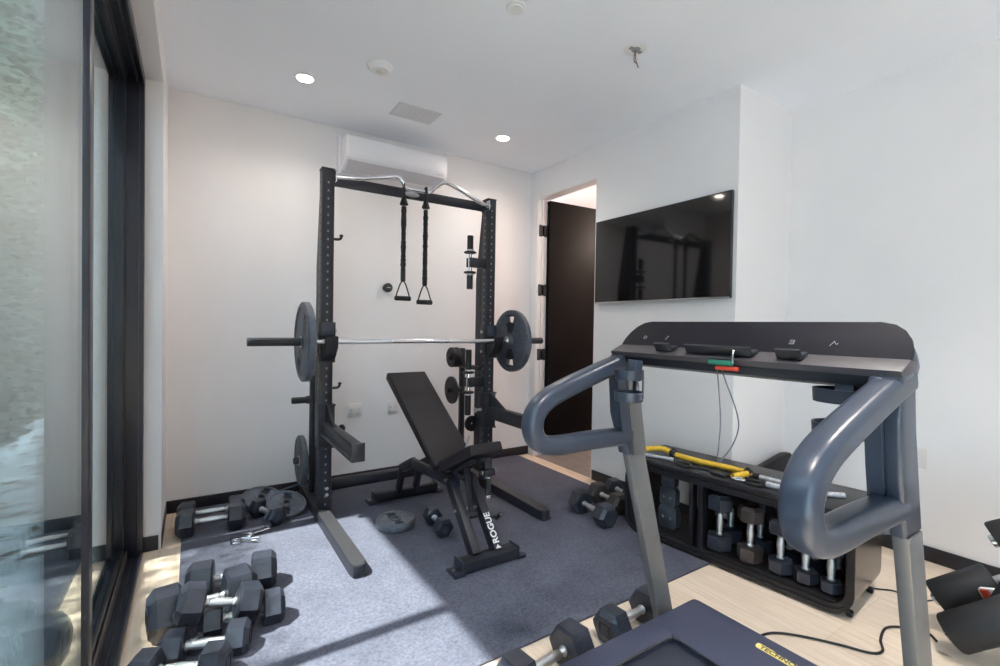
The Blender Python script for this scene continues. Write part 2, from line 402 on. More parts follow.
# clipped hedge beyond the terrace: leaves, with added core and unseen stretch blocking sun
b = nb(); rnd = random.Random(3)
for i in range(21000):
    y = rnd.uniform(-4.8, 6.5)
    top = (2.45 if y < .1 else 5.6)+.05*math.sin(y*2.3)+.04*math.sin(y*5.1+1)
    x = -1.42-abs(rnd.gauss(0, .16)); z = rnd.uniform(-.04, top+rnd.gauss(0, .03)) if rnd.random() < .8 else top-abs(rnd.gauss(0, .2))
    a = V((rnd.gauss(0, 1), rnd.gauss(0, 1), rnd.gauss(0, 1))).normalized(); c, e, _ = frame_of(a)
    L = rnd.uniform(.05, .1); W = L*.45; p = V((x, y, z))
    vs = [b.verts.new(q) for q in (p-c*L, p+e*W, p+c*L, p-e*W)]
    b.faces.new(vs)
for i in range(15500):
    y = rnd.uniform(-4.8, .2); x = -1.45-rnd.random()*.25; z = rnd.uniform(2.3, 3.42+.03*math.sin(y*4))
    a = V((rnd.gauss(0, 1), rnd.gauss(0, 1), rnd.gauss(0, 1))).normalized(); c, e, _ = frame_of(a); L = rnd.uniform(.015, .028); W = L*.45; p = V((x, y, z))
    b.faces.new([b.verts.new(q) for q in (p-c*L, p+e*W, p+c*L, p-e*W)])
box(b, (-1.92, -4.75, -.05), (-1.52, .05, 2.35)); box(b, (-1.92, .05, -.05), (-1.52, 6.4, 5.4))
hd = obj('hedge_foliage', b, 'leafmat'); tag(hd, 'tall green hedge growing outside the sliding glass door', 'hedge', kind='stuff')
b = nb()
for i in range(260):
    y = rnd.uniform(-1.5, 4); x = rnd.uniform(-1.5, -.55); a = rnd.uniform(0, 6.28); L = rnd.uniform(.04, .08)
    p = V((x, y, -.052)); c = V((math.cos(a), math.sin(a), .1)); e = V((-math.sin(a), math.cos(a), .25))
    vs = [b.verts.new(q) for q in (p-c*L, p+e*L*.4, p+c*L, p-e*L*.4)]; b.faces.new(vs)
tag(obj('leaf_litter', b, 'litter'), 'dry fallen leaves scattered over the terrace outside the glass', 'leaves', kind='stuff')

# ------------------------------------------------------------------ ceiling fittings, AC, outlets, TV
def downlight(x, y, label, watt=7.5, cone=150):
    t = thing('recessed_downlight', label, 'ceiling light', (x, y, H), 0, 'recessed ceiling lights')
    b = nb(); lathe(b, (x, y, H), (0, 0, -1), [(0, .062), (.004, .060), (.005, .048), (.003, .046)], 28, cap=False); obj('trim_ring', b, 'plasticwhite', t)
    b = nb(); cyl(b, (x, y, H-.0005), (x, y, H-.0035), .046, 28); obj('lens', b, 'lamp', t)
    ld = bpy.data.lights.new('lamp', 'SPOT'); ld.energy = watt; ld.color = (1, .94, .885); ld.spot_size = math.radians(cone); ld.spot_blend = .9; ld.shadow_soft_size = .05
    lo = bpy.data.objects.new('lamp', ld); COL.objects.link(lo); lo.parent = t; lo.location = (0, 0, -.02)
downlight(.70, -.625, 'recessed ceiling light glowing above the tall rack post nearest the glass door')
downlight(2.183, -.565, 'recessed ceiling light glowing in the ceiling corner near the open brown door')
downlight(.70, -3.3, 'added unseen ceiling light above the glass door end of the treadmill', 36, 100)  # this and the next are unseen, added to brighten floor and treadmill
downlight(2.183, -3.3, 'added unseen ceiling light above the treadmill console', 36, 100)
b = nb(); lathe(b, (1.033, -1.018, H), (0, 0, -1), [(0, .072), (.012, .070), (.022, .058), (.030, .05), (.031, .02)], 32); t = thing('smoke_alarm', 'round white smoke alarm on the ceiling beside the grey square vent', 'smoke alarm', (1.033, -1.018, H))
obj('housing', b, 'plasticwhite', t)
b = nb(); cyl(b, (1.033, -1.018, H-.03), (1.033, -1.018, H-.037), .022, 20, bev=.002); obj('test_button', b, 'outlet', t)
b = nb(); cyl(b, (1.393, -1.872, H), (1.393, -1.872, H-.006), .048, 32, bev=.003); cyl(b, (1.393, -1.872, H-.005), (1.393, -1.872, H-.012), .034, 32, bev=.003)
tag(obj('sprinkler_cover', b, 'plasticwhite'), 'small flat white disc cover at the top edge of the ceiling', 'ceiling cover')
t = thing('ceiling_vent', 'flat grey rectangular vent in the ceiling above the air conditioner', 'vent', (1.44, -.565, H))
b = nb(); box(b, (1.285, -.675, H-.006), (1.60, -.46, H), .002); obj('frame', b, 'vent', t)
b = nb()
for i in range(9): box(b, (1.30+i*.0325, -.662, H-.008), (1.326+i*.0325, -.473, H-.004), 0)
obj('grille', b, 'vent', t)
t = thing('junction_box', 'open round ceiling junction box with loose hanging brown wires', 'junction box', (2.10, -1.965, H))
b = nb(); lathe(b, (2.10, -1.965, H), (0, 0, -1), [(0, .062), (.004, .062), (.005, .045), (.001, .043)], 28, cap=False); lathe(b, (2.10, -1.965, H-.001), (0, 0, -1), [(0, .05), (.001, .05)], 24); obj('ring', b, 'plasticwhite', t)
b = nb(); cyl(b, (2.105, -1.965, H-.001), (2.105, -1.965, H-.004), .024, 20); box(b, (2.06, -1.975, H-.009), (2.145, -1.955, H-.004), .001); obj('mounting_plate', b, 'stucco', t)
for k, pts in enumerate((((2.10, -1.965, H-.003), (2.08, -1.975, H-.05), (2.073, -1.985, H-.085), (2.10, -1.98, H-.085)), ((2.105, -1.96, H-.003), (2.10, -1.97, H-.06), (2.115, -1.975, H-.10)))):
    b = nb(); tube(b, pts, .0028, 6, 8); obj('wire', b, 'copper', t)

t = thing('air_conditioner', 'white wall mounted air conditioner high on the wall above the rack', 'air conditioner', (1.47, 0, 2.40))
b = nb(); prism(b, [(-.0, .0), (-.10, 0), (-.19, .055), (-.205, .09), (-.205, .20), (-.19, .225), (0, .23)], (1.065, 0, 2.402), (0, 1, 0), (0, 0, 1), (.815, 0, 0), .006); obj('housing', b, 'acwhite', t)
b = nb(); prism(b, [(-.098, -.004), (-.19, .05), (-.193, .046), (-.10, -.010)], (1.085, 0, 2.402), (0, 1, 0), (0, 0, 1), (.775, 0, 0)); obj('louver', b, 'acgrey', t)
b = nb(); box(b, (1.083, -.209, 2.488), (1.862, -.204, 2.60), .002); obj('cover_panel', b, 'acwhite', t)
b = nb(); box(b, (1.79, -.2075, 2.466), (1.85, -.203, 2.474), .001); obj('display', b, 'acgrey', t)
b = nb(); box(b, (1.046, -.06, 2.38), (1.064, 0, 2.66), .003); obj('pipe_cover', b, 'acwhite', t)

def outlet(name, lo, hi, axis, label):
    c = [(a+d_)/2 for a, d_ in zip(lo, hi)]
    t = thing(name, label, 'wall outlet', c)
    b = nb(); box(b, lo, hi, .002); obj('cover_plate', b, 'outlet', t)
    for s in (-.25, .25):
        b = nb()
        if axis == 'y':
            w = hi[0]-lo[0]; x = c[0]+s*w; box(b, (x-.016, lo[1]-.003, c[2]-.03), (x+.016, lo[1]+.001, c[2]+.03), .002)
            box(b, (x-.007, lo[1]-.0036, c[2]+.003), (x-.004, lo[1]-.0028, c[2]+.016), 0, mi=1); box(b, (x+.004, lo[1]-.0036, c[2]+.003), (x+.007, lo[1]-.0028, c[2]+.016), 0, mi=1)
        else:
            z = c[2]+s*(hi[2]-lo[2]); box(b, (lo[0]-.003, c[1]-.016, z-.014), (lo[0]+.001, c[1]+.016, z+.014), .002)
        obj('socket', b, ['outlet', 'stucco'], t)
outlet('wall_outlet', (1.145, -.006, .515), (1.262, 0, .62), 'y', 'double wall outlet on the white wall behind the rack, left of the incline pad')
outlet('wall_outlet', (1.475, -.006, .515), (1.56, 0, .61), 'y', 'wall outlet half hidden behind the incline bench backrest')
outlet('wall_outlet', (XA-.006, -2.835, .50), (XA, -2.745, .615), 'x', 'blank white wall plate behind the treadmill post nearest the wall')
b = nb(); lathe(b, (1.447, 0, 1.541), (0, -1, 0), [(0, .030), (.008, .030), (.010, .016), (.02, .016), (.024, .030), (.034, .037), (.05, .037), (.058, .028), (.06, .01)], 28)
t = thing('wall_anchor', 'round black wall anchor knob on the white wall beside the hanging bands', 'wall knob', (1.447, 0, 1.541)); obj('knob', b, 'tmblack', t)
b = nb(); box(b, (1.432, -.064, 1.537), (1.462, -.058, 1.545), .001); obj('slot', b, 'steel', t)

t = thing('television', 'large flat black television on the white wall beside the open door', 'television', (XR, -1.47, 1.44))
b = nb(); box(b, (XR-.034, -2.068, 1.443), (XR-.010, -.918, 2.100), .004); box(b, (XR-.012, -1.7, 1.6), (XR-.00005, -1.25, 1.95), 0); obj('housing', b, 'tvframe', t)
b = nb(); box(b, (XR-.036, -2.063, 1.456), (XR-.0335, -.923, 2.095), 0); obj('screen', b, 'tv', t)
b = nb(); box(b, (XR-.037, -2.065, 1.441), (XR-.03, -.921, 1.452), .002); obj('lower_bezel', b, 'steel', t)

# ------------------------------------------------------------------ rubber mat
b = nb(); box(b, (.09, -2.243, 0), (2.765, -.016, .010), .002); o = tag(obj('gym_mat', b, 'mat'), 'large speckled black rubber gym mat covering most of the wood floor', 'floor mat')
MZ = .010
# ------------------------------------------------------------------ squat rack
LX, RX = (.808, .884), (2.02, 2.096)
t = thing('squat_rack', 'tall black steel squat rack standing on the mat against the wall', 'squat rack', (1.45, -.6, MZ)); rack = t
def upright(x0, x1, inner):
    b = nb(); box(b, (x0, -.622, MZ), (x1, -.546, 2.22), .005)
    cx = (x0+x1)/2
    for i in range(42):
        z = .10+i*.0508
        if z < 2.17:
            box(b, (cx-.0045, -.6232, z-.006), (cx+.0045, -.6215, z+.006), 0, mi=1)
            xs = x0 if inner < 0 else x1
            box(b, (xs-.0012, -.589, z-.006), (xs+.0012, -.580, z+.006), 0, mi=1 if inner < 0 and x0 > 1.5 else 2)
    box(b, (x0-.002, -.624, 2.216), (x1+.002, -.544, 2.224), .002)
    # twin grooves of laser marks either side of the holes
    box(b, (cx-.024, -.6228, .1), (cx-.021, -.6215, 2.17), 0, mi=2); box(b, (cx+.021, -.6228, .1), (cx+.024, -.6215, 2.17), 0, mi=2)
    u = obj('upright', b, ['metal', 'dot', 'hole'], t)
    b = nb(); prism(b, [(-.546, 2.19), (-.53, 2.19), (-.445, 1.62), (-.445, .10), (-.546, .10)], ((x0+x1)/2-.030, 0, 0), (0, 1, 0), (0, 0, 1), (.06, 0, 0), .003); obj('stiffener_channel', b, 'metal', u)
upright(*LX, -1); upright(*RX, -1)
for (x0, x1), yend in ((LX, -1.435), (RX, -1.375)):
    xa, xb = x0-.018, x1-.016
    b = nb(); prism(b, [(xa, -.05), (xb, -.05), (xb, yend+.05), (xb-.012, yend+.01), (xb-.028, yend), (xa+.02, yend), (xa+.006, yend+.012), (xa, yend+.05)], (0, 0, MZ), (1, 0, 0), (0, 1, 0), (0, 0, .062), .004)
    f = obj('foot', b, 'metal', t)
    b = nb(); prism(b, [(xa+.003, -.64), (xb-.003, -.64), (xb-.003, yend+.05), (xb-.016, yend+.012), (xb-.03, yend+.004), (xa+.022, yend+.004), (xa+.009, yend+.014), (xa+.003, yend+.05)], (0, 0, MZ+.062), (1, 0, 0), (0, 1, 0), (0, 0, .003)); obj('foot_top_plate', b, 'foottop', f)  # thin sheet on top of the foot, slightly paler than the rest
    b = nb(); cyl(b, ((xa+xb)/2+.02, yend+.03, MZ+.012), ((xa+xb)/2+.02, yend-.002, MZ+.012), .008, 10); obj('end_bolt', b, 'irondark', f)
    # gusset bolts low on the upright
    for z in (.16, .20):
        b = nb(); cyl(b, (x1-.028, -.63, z), (x1-.028, -.62, z), .010, 10, bev=.002); obj('bolt', b, 'steel', t)
b = nb(); box(b, (.86, -.125, MZ), (2.07, -.05, MZ+.07), .005); obj('cross_beam', b, 'metalgrey', t)
b = nb(); prism(b, [(.884, 2.13), (2.02, 2.13), (2.02, 2.20), (.884, 2.20)], (0, -.562, 0), (1, 0, 0), (0, 0, 1), (0, .008, 0), .002)
box(b, (.884, -.575, 2.125), (.90, -.55, 2.205), .001); box(b, (2.004, -.575, 2.125), (2.02, -.55, 2.205), .001); cm = obj('top_crossmember', b, 'metal', t)
b = nb(); prism(b, [(.058*math.cos(a*PI/12), .019*math.sin(a*PI/12)) for a in range(24)], (1.425, -.5625, 2.165), (1, 0, 0), (0, 0, 1), (0, -.002, 0)); obj('oval_plaque', b, 'steel', cm)
b = nb(); tube(b, [(.884, -.64, 2.172), (.96, -.655, 2.175), (1.04, -.665, 2.180), (1.15, -.665, 2.207), (1.27, -.66, 2.236), (1.31, -.66, 2.222), (1.335, -.66, 2.185), (1.36, -.66, 2.174), (1.44, -.66, 2.172), (1.52, -.66, 2.178), (1.56, -.66, 2.215), (1.60, -.66, 2.246), (1.645, -.66, 2.262), (1.73, -.66, 2.24), (1.85, -.66, 2.195), (1.95, -.65, 2.165), (2.03, -.63, 2.160)], .0145, 5, 12)
box(b, (.882, -.655, 2.14), (.89, -.60, 2.21), .001); box(b, (2.015, -.65, 2.13), (2.022, -.60, 2.20), .001); obj('pull_up_bar', b, 'chrome', t)
# J-cups: a backplate clamped on the upright, a cup with a raised lip
BZ, BY = 1.135, -.705
for x0, x1 in (LX, RX):
    b = nb(); xa, xb = x0-.012, x1+.012
    box(b, (xa, -.634, 1.0), (xb, -.6235, 1.255), .002); box(b, (xa, -.634, 1.02), (xa+.006, -.56, 1.25), .001); box(b, (xb-.006, -.634, 1.02), (xb, -.56, 1.25), .001)
    j = obj('bar_hook', b, 'metal', t)
    b = nb(); prism(b, [(-.634, 1.01), (-.69, 1.035), (-.752, 1.10), (-.756, 1.165), (-.742, 1.17), (-.735, 1.118), (-.634, 1.112)], (xa+.012, 0, 0), (0, 1, 0), (0, 0, 1), (xb-xa-.024, 0, 0), .002); obj('cup', b, 'irondark', j)
    b = nb(); box(b, (xa+.012, -.645, 1.17), (xb-.012, -.634, 1.25), .002); obj('liner', b, 'tm', j)
    for z in (1.05, 1.20):
        for p, q in ((xa-.014, xa), (xb, xb+.016)):
            b = nb(); cyl(b, (p, -.59, z), (q, -.59, z), .012, 10, bev=.002); obj('locking_pin', b, 'steel', j)
# spotter arms
for (x0, x1), yend in ((LX, -1.31), (RX, -1.19)):
    xa, xb = x0-.01, x1+.012
    b = nb(); box(b, (xa, -.636, .46), (xb, -.6235, .735), .002); box(b, (xa, -.636, .47), (xa+.007, -.53, .73), .001); box(b, (xb-.007, -.636, .47), (xb, -.53, .73), .001)
    box(b, (xa-.004, -.645, .725), (xb+.004, -.54, .735), .001); box(b, (xa-.004, -.645, .46), (xb+.004, -.54, .47), .001)
    s = obj('spotter_bracket', b, 'metal', t)
    cx = (x0+x1)/2
    b = nb(); prism(b, [(-.034, -.040), (.034, -.040), (.034, -.026), (.016, -.018), (.016, .022), (.030, .030), (.030, .040), (-.030, .040), (-.030, .030), (-.016, .022), (-.016, -.018), (-.034, -.026)], (cx, -.63, .585), (1, 0, 0), (0, 0, 1), (0, yend+.63, 0), .002)
    prism(b, [(-.63, .64), (-.63, .73), (-.66, .73), (-.86, .632), (-.86, .62)], (cx-.006, 0, 0), (0, 1, 0), (0, 0, 1), (.012, 0, 0))
    box(b, (cx-.034, yend-.010, .545), (cx+.034, yend+.004, .640), .002); obj('spotter_arm', b, 'metalgrey', s)
    b = nb(); box(b, (cx-.026, yend+.014, .6255), (cx+.026, -.70, .634), .002); obj('wear_strip', b, 'metal', s)
    b = nb(); lathe(b, (xb, -.585, .565 if x0 < 1 else .585), (1, 0, 0), [(0, .010), (.02, .010), (.024, .007), (.04, .007), (.043, .018), (.052, .026), (.066, .026), (.076, .016), (.077, .004)], 16) if x0 < 1 else lathe(b, (xa, -.585, .60), (-1, 0, 0), [(0, .012), (.02, .012), (.024, .009), (.045, .009), (.048, .02), (.056, .02)], 16)
    obj('pull_pin', b, 'irondark' if x0 < 1 else 'steel', s)
# small hooks on the post
for x, z, s in ((LX[1], 1.785, 1), (LX[1], .835, 1)):
    b = nb(); tube(b, [(x, -.60, z), (x+.03, -.60, z), (x+.046, -.60, z+.008), (x+.05, -.60, z+.024)], .0085, 4, 10); lathe(b, (x+.05, -.60, z+.018), (0, 0, 1), [(0, .006), (.004, .012), (.012, .012), (.016, .006)], 12); obj('band_peg', b, 'irondark', t)
# plate storage posts behind the uprights
for cx, top in ((.842, 1.0), (2.02, 1.06)):
    b = nb(); box(b, (cx-.02, -.27, MZ+.05), (cx+.02, -.23, top), .004); box(b, (cx-.03, -.56, .90), (cx+.03, -.23, .93), .003); obj('storage_post', b, 'metal', t)
for x, z, L in ((.822, .715, .115), (.822, .30, .10), (2.0, .985, .11), (2.0, .715, .12)):
    b = nb(); lathe(b, (x, -.25, z), (-1, 0, 0), [(0, .028), (.02, .028), (.022, .022), (L, .022), (L+.002, .018)], 18); obj('storage_peg', b, 'irondark', t)

# ------------------------------------------------------------------ weight plates
def plate_bm(R, w, holes=2, hole_r=(.60, .80), half=13, bore=.026, band=True):
    """plate about x axis, centred; raised rim, thin web, raised hub, two grip slots, recessed band"""
    b = nb(); seg = 72
    rr = [bore, .17*R, .19*R, .27*R, .45*R, hole_r[0]*R, hole_r[1]*R, .845*R, .87*R, .955*R, R]
    th = [w*.5, w*.5, w*.36, w*.34, w*.34, w*.34, w*.34, w*.36, w*.5, w*.5, w*.36]
    V2 = {}
    def vert(i, k, s):
        key = (i, k % seg, s)
        if key not in V2:
            a = 2*PI*k/seg; V2[key] = b.verts.new((s*th[i], rr[i]*math.cos(a), rr[i]*math.sin(a)))
        return V2[key]
    def isgrip(i, k):
        if i != 5: return False
        a = ((k+.5)*360/seg) % 360
        return any(abs((a-c+180) % 360-180) < half for c in ([90, 270] if holes == 2 else [])) 
    n = len(rr)
    for i in range(n-1):
        for k in range(seg):
            if isgrip(i, k): continue
            a = ((k+.5)*360/seg) % 360
            inband = band and i in (3, 4, 5, 6) and min(abs((a-90+180) % 360-180), abs((a-270+180) % 360-180)) < (26 if i < 5 else 17)
            for s in (1, -1):
                q = [vert(i, k, s), vert(i+1, k, s), vert(i+1, k+1, s), vert(i, k+1, s)]
                f = b.faces.new(q if s > 0 else q[::-1]); f.material_index = 1 if inband else 0; f.smooth = True
    def wall(i0, k0, i1, k1):
        f = b.faces.new((vert(i0, k0, 1), vert(i1, k1, 1), vert(i1, k1, -1), vert(i0, k0, -1))); f.smooth = False
    for k in range(seg):
        wall(0, k, 0, k+1); wall(n-1, k, n-1, k+1)
        if isgrip(5, k):
            wall(5, k, 5, k+1); wall(6, k, 6, k+1)
            if not isgrip(5, k-1): wall(5, k, 6, k)
            if not isgrip(5, k+1): wall(5, k+1, 6, k+1)
    return b
def raised_marks(R, w, side):
    """raised lettering-like relief around the web of a plate"""
    b = nb(); rnd = random.Random(5)
    for c in (0, 180):
        for i in range(9):
            a = math.radians(c-38+i*9.5); r = R*.70
            for q in range(2):
                rr = r+(q-.5)*R*.07
                Rm = Matrix.Rotation(a, 3, 'X')
                p = V((side*w*.35, rr*math.cos(a+.02*(rnd.random()-.5)), rr*math.sin(a)))
                box(b, p-V((.0015, R*.028, R*.016)), p+V((.0015, R*.028, R*.016)), 0, Rm)
    return b
def make_plate(name, R, w, mats, label, loc, rot, holes=2, marks=True, group=None, cat='weight plate', half=13):
    t = thing(name, label, cat, loc, 0, group, rot)
    obj('disc', plate_bm(R, w, holes, half=half), mats, t, world=False)
    if marks:
        obj('raised_relief', raised_marks(R, w, 1), 'ironlight', t, world=False)
        obj('raised_relief', raised_marks(R, w, -1), 'ironlight', t, world=False)
    b = nb(); lathe(b, (-w*.52, 0, 0), (1, 0, 0), [(0, .035), (w*1.04, .035)], 28, cap=False); lathe(b, (-w*.52, 0, 0), (1, 0, 0), [(0, .0262), (w*1.04, .0262)], 28, cap=False)
    for s in (-1, 1):
        x = s*w*.52
        va = [b.verts.new((x, .035*math.cos(a*PI/14), .035*math.sin(a*PI/14))) for a in range(28)]; vb = [b.verts.new((x, .0262*math.cos(a*PI/14), .0262*math.sin(a*PI/14))) for a in range(28)]
        for i in range(28): b.faces.new((va[i], va[(i+1) % 28], vb[(i+1) % 28], vb[i]))
    obj('hub_ring', b, mats[0] if marks is False else 'steel', t, world=False)
    return t
GP = 'barbell weight plates'
p1 = make_plate('weight_plate', .238, .045, ['ironmid', 'irondark'], 'large dark plate on the barbell end nearest the glass door', (.700, BY, BZ), (math.radians(35), 0, 0), group=GP)
p2 = copy_thing(p1, (2.203, BY, BZ), (0, 0, 0), 'large dark plate on the barbell end nearest the brown door', GP)
# barbell
t = thing('barbell', 'long chrome barbell with black sleeves resting across the rack hooks', 'barbell', (1.445, BY, BZ))
b = nb(); cyl(b, (.74, BY, BZ), (2.165, BY, BZ), .014, 20); bs = obj('shaft', b, 'chrome', t)
for a, c in ((.80, 1.24), (1.66, 2.10)):
    b = nb(); cyl(b, (a, BY, BZ), (c, BY, BZ), .0146, 20); obj('knurling', b, 'knurl', bs)
for s, x in ((-1, .393), (1, 2.497)):
    c0 = .727 if s < 0 else 2.176
    b = nb(); cyl(b, (x, BY, BZ), (c0-s*.004, BY, BZ), .0246, 24, bev=.003); obj('sleeve', b, 'irondark', t)
    b = nb(); cyl(b, (c0, BY, BZ), (c0-s*.024, BY, BZ), .034, 24, bev=.003); obj('collar', b, 'steel', t)

# storage plates on the pegs
make_plate('storage_plate', .170, .036, ['iron', 'irondark'], 'medium dark plate hanging on the low rack peg by the glass door', (.770, -.25, .30), (math.radians(40), 0, 0))
for x, z, R, w, lab in ((1.925, .985, .082, .030, 'small black plate on the upper storage peg, nearest its tip'), (1.962, .985, .082, .030, 'small black plate on the upper storage peg, nearest the post'),
                      (1.925, .715, .112, .022, 'small thin black plate on the middle storage peg above the incline pad')):
    make_plate('change_plate', R, w, ['irondark', 'irondark'], lab, (x, -.25, z), (0, 0, 0), holes=0, marks=False, group='small plates on the storage pegs')
make_plate('change_plate', .062, .02, ['irondark', 'irondark'], 'smallest black plate low on the rack post beside the pull pin', (2.0, -.46, .47), (0, 0, math.radians(90)), holes=0, marks=False, group='small plates on the storage pegs')

# loadable dumbbell handles standing in brackets on the inner side of the post
def loadable(x, y, z0, L, label):
    t = thing('dumbbell_handle', label, 'dumbbell handle', (x, y, z0), 0, 'loadable dumbbell handles on the rack')
    zc = z0+L/2
    b = nb(); cyl(b, (x, y, zc-.07), (x, y, zc+.07), .014, 16); obj('grip', b, 'chrome', t)
    for s in (-1, 1):
        b = nb(); cyl(b, (x, y, zc+s*.098), (x, y, zc+s*L/2), .0235, 18, bev=.002); obj('sleeve', b, 'irondark', t)
        b = nb(); lathe(b, (x, y, zc+s*.066), (0, 0, s), [(0, .03), (.004, .046), (.012, .048), (.018, .04), (.02, .028)], 20); obj('flange', b, 'irondark', t)
        b = nb(); cyl(b, (x, y, zc+s*.086), (x, y, zc+s*.098), .026, 18); obj('ring', b, 'steel', t)
loadable(1.90, -.57, 1.525, .405, 'upper upright chrome dumbbell handle clipped on the rack post')
loadable(1.90, -.57, .565, .50, 'lower upright chrome dumbbell handle beside the small storage plates')
b = nb()
for zc in (1.7275, .815):
    box(b, (1.915, -.595, zc-.035), (2.02, -.545, zc+.035), .003); box(b, (1.885, -.602, zc-.035), (1.925, -.59, zc+.035), .002); box(b, (1.885, -.55, zc-.035), (1.925, -.538, zc+.035), .002)
    obj('handle_bracket', b, 'metal', rack); b = nb()
b.free()

# hanging tubes with D handles
def band(x, z0, zh, label):
    y = -.66
    t = thing('resistance_band', label, 'resistance band', (x, y, zh), 0, 'handled bands hanging from the pull-up bar')
    b = nb(); tube(b, [(x, y-.017, 2.15), (x-.004, y-.020, 2.175), (x-.002, y-.015, 2.196), (x, y+.004, 2.200), (x+.002, y+.019, 2.19), (x, y+.016, 2.15)], .007, 5, 8, closed=False); obj('loop_strap', b, 'foam', t)
    b = nb(); lathe(b, (x, y, z0+.07), (0, 0, -1), [(-.08, .008), (-.03, .009), (0, .010), (.02, .018), (.055, .029), (.06, .024), (.062, .014)], 14); obj('stopper_cone', b, 'foam', t)
    b = nb(); rnd = random.Random(int(x*100)); pr = []; zz = 0; L = z0-zh-.135
    while zz < L:
        pr.append((zz, .0145+rnd.random()*.005)); zz += .012
    lathe(b, (x, y, z0), (0, 0, -1), pr, 12); obj('sleeved_tube', b, 'foam', t)
    b = nb(); lathe(b, (x, y, zh+.19), (0, 0, -1), [(0, .012), (.01, .017), (.07, .017), (.078, .01)], 12); obj('clip', b, 'irondark', t)
    b = nb(); tube(b, [(x, y, zh+.125), (x-.022, y, zh+.09), (x-.05, y, zh+.006), (x-.048, y, zh)], .005, 4, 8); tube(b, [(x, y, zh+.125), (x+.022, y, zh+.09), (x+.05, y, zh+.006), (x+.048, y, zh)], .005, 4, 8); obj('strap', b, 'foam', t)
    b = nb(); cyl(b, (x-.056, y, zh), (x+.056, y, zh), .0165, 14, bev=.004); obj('handle', b, 'foam', t)
band(1.330, 2.045, 1.425, 'black handled resistance band hanging nearer the glass door')
band(1.490, 2.045, 1.405, 'black handled resistance band hanging nearer the television')

# ------------------------------------------------------------------ adjustable bench
t = thing('weight_bench', 'black adjustable incline bench standing on the mat inside the rack', 'weight bench', (1.42, -1.1, MZ)); wb = t
BX = 1.425
# pads
def pad(pts_yz, x0a, x1a, x0b, x1b, th, name, up):
    """slab from the first (y,z) to the second, tapering in x, thickness th along -up"""
    (ya, za), (yb, zb) = pts_yz
    b = nb(); vs = []
    for (y, z, x0, x1) in ((ya, za, x0a, x1a), (yb, zb, x0b, x1b)):
        for k in (0, 1):
            off = V((0, up[0], up[1]))*(-th*k)
            vs.append([b.verts.new(V((x0, y, z))+off), b.verts.new(V((x1, y, z))+off)])
    (a, a2, c, c2) = vs
    for q in ((a[0], a[1], c[1], c[0]), (a2[1], a2[0], c2[0], c2[1]), (a[1], a[0], a2[0], a2[1]), (c[0], c[1], c2[1], c2[0]), (a[0], c[0], c2[0], a2[0]), (c[1], a[1], a2[1], c2[1])): b.faces.new(q)
    bmesh.ops.bevel(b, geom=list(b.edges), offset=.014, segments=3, affect='EDGES', profile=.6)
    for f in b.faces: f.smooth = True
    return obj(name, b, 'vinyl', t)
bu = V((0, .905-.455, -(.52-1.285)))  # along pad
bd = V((0, -.52+1.285, .905-.445)).normalized(); bn = V((0, -bd.z, bd.y))
pad(((-1.285, .452), (-.52, .912)), 1.29, 1.555, 1.275, 1.565, .055, 'back_pad', (bn.y, bn.z))
sd = V((0, -1.585+1.29, .618-.462)).normalized(); sn = V((0, sd.z, -sd.y)); sn = sn if sn.z > 0 else -sn
pad(((-1.30, .478), (-1.575, .628)), 1.295, 1.55, 1.345, 1.545, .062, 'seat_pad', (sn.y, sn.z))
# pad undercarriage
b = nb(); obox(b, V((BX-.04, -1.26, .40)), V((BX-.04, -.66, .762)), .035, .05, .003); obox(b, V((BX+.04, -1.26, .40)), V((BX+.04, -.66, .762)), .035, .05, .003)
box(b, (BX-.10, -.80, .645), (BX+.10, -.74, .66), .002, Matrix.Rotation(math.atan2(bd.z, bd.y), 3, 'X')); obj('back_support', b, 'metal', t)
b = nb(); obox(b, V((BX-.03, -1.25, .39)), V((BX-.03, -1.53, .535)), .03, .045, .003); obox(b, V((BX+.03, -1.25, .39)), V((BX+.03, -1.53, .535)), .03, .045, .003); obj('seat_support', b, 'metal', t)
# frame: legs at the camera end, beam to the far end, drop legs
LXs = (1.362, 1.490)
for k, x in enumerate(LXs):
    b = nb(); obox(b, (x, -1.34, .375), (x, -1.625, MZ+.055),   .046, .062, .003, up=(0, -1, .4)); lg = obj('leg', b, 'metal', t)
    if k == 1:
        dv = V((0, -1.625+1.34, MZ+.055-.375)).normalized()
        nrm = V((0, dv.z, -dv.y)); nrm = nrm if nrm.y < 0 else -nrm
        c0 = V((x, -1.34, .375)); w_ = .06
        # lettering reads up the leg on its camera-facing side
        up_ = V((-1, 0, 0))
        c = c0+dv*.400+nrm*.0318
        text_mesh('lettering', 'ROGUE', .050, 'white', basis(-dv, up_, c), wb, bold=.0012).parent = lg
        b = nb(); prism(b, [(0, -.017), (.020, 0), (0, .017)], c+dv*.026, -dv, up_, nrm*.001); obj('arrow_mark', b, 'white', lg)
for x in LXs:
    b = nb(); obox(b, (x, -1.36, .37), (x, -.80, .335), .03, .06, .003); obox(b, (x, -.815, .345), (x, -.60, .245), .03, .06, .003); obj('frame_rail', b, 'metal', t)
    b = nb(); obox(b, (x, -.62, .262), (x, -.545, MZ+.05), .03, .055, .003, up=(0, -1, 0)); obj('leg', b, 'metal', t)
b = nb(); box(b, (1.262, -1.690, MZ+.012), (1.590, -1.605, MZ+.062), .004); obj('floor_bar', b, 'metal', t)
b = nb(); box(b, (1.19, -.56, MZ+.012), (1.66, -.485, MZ+.07), .004); obj('floor_bar', b, 'metal', t)
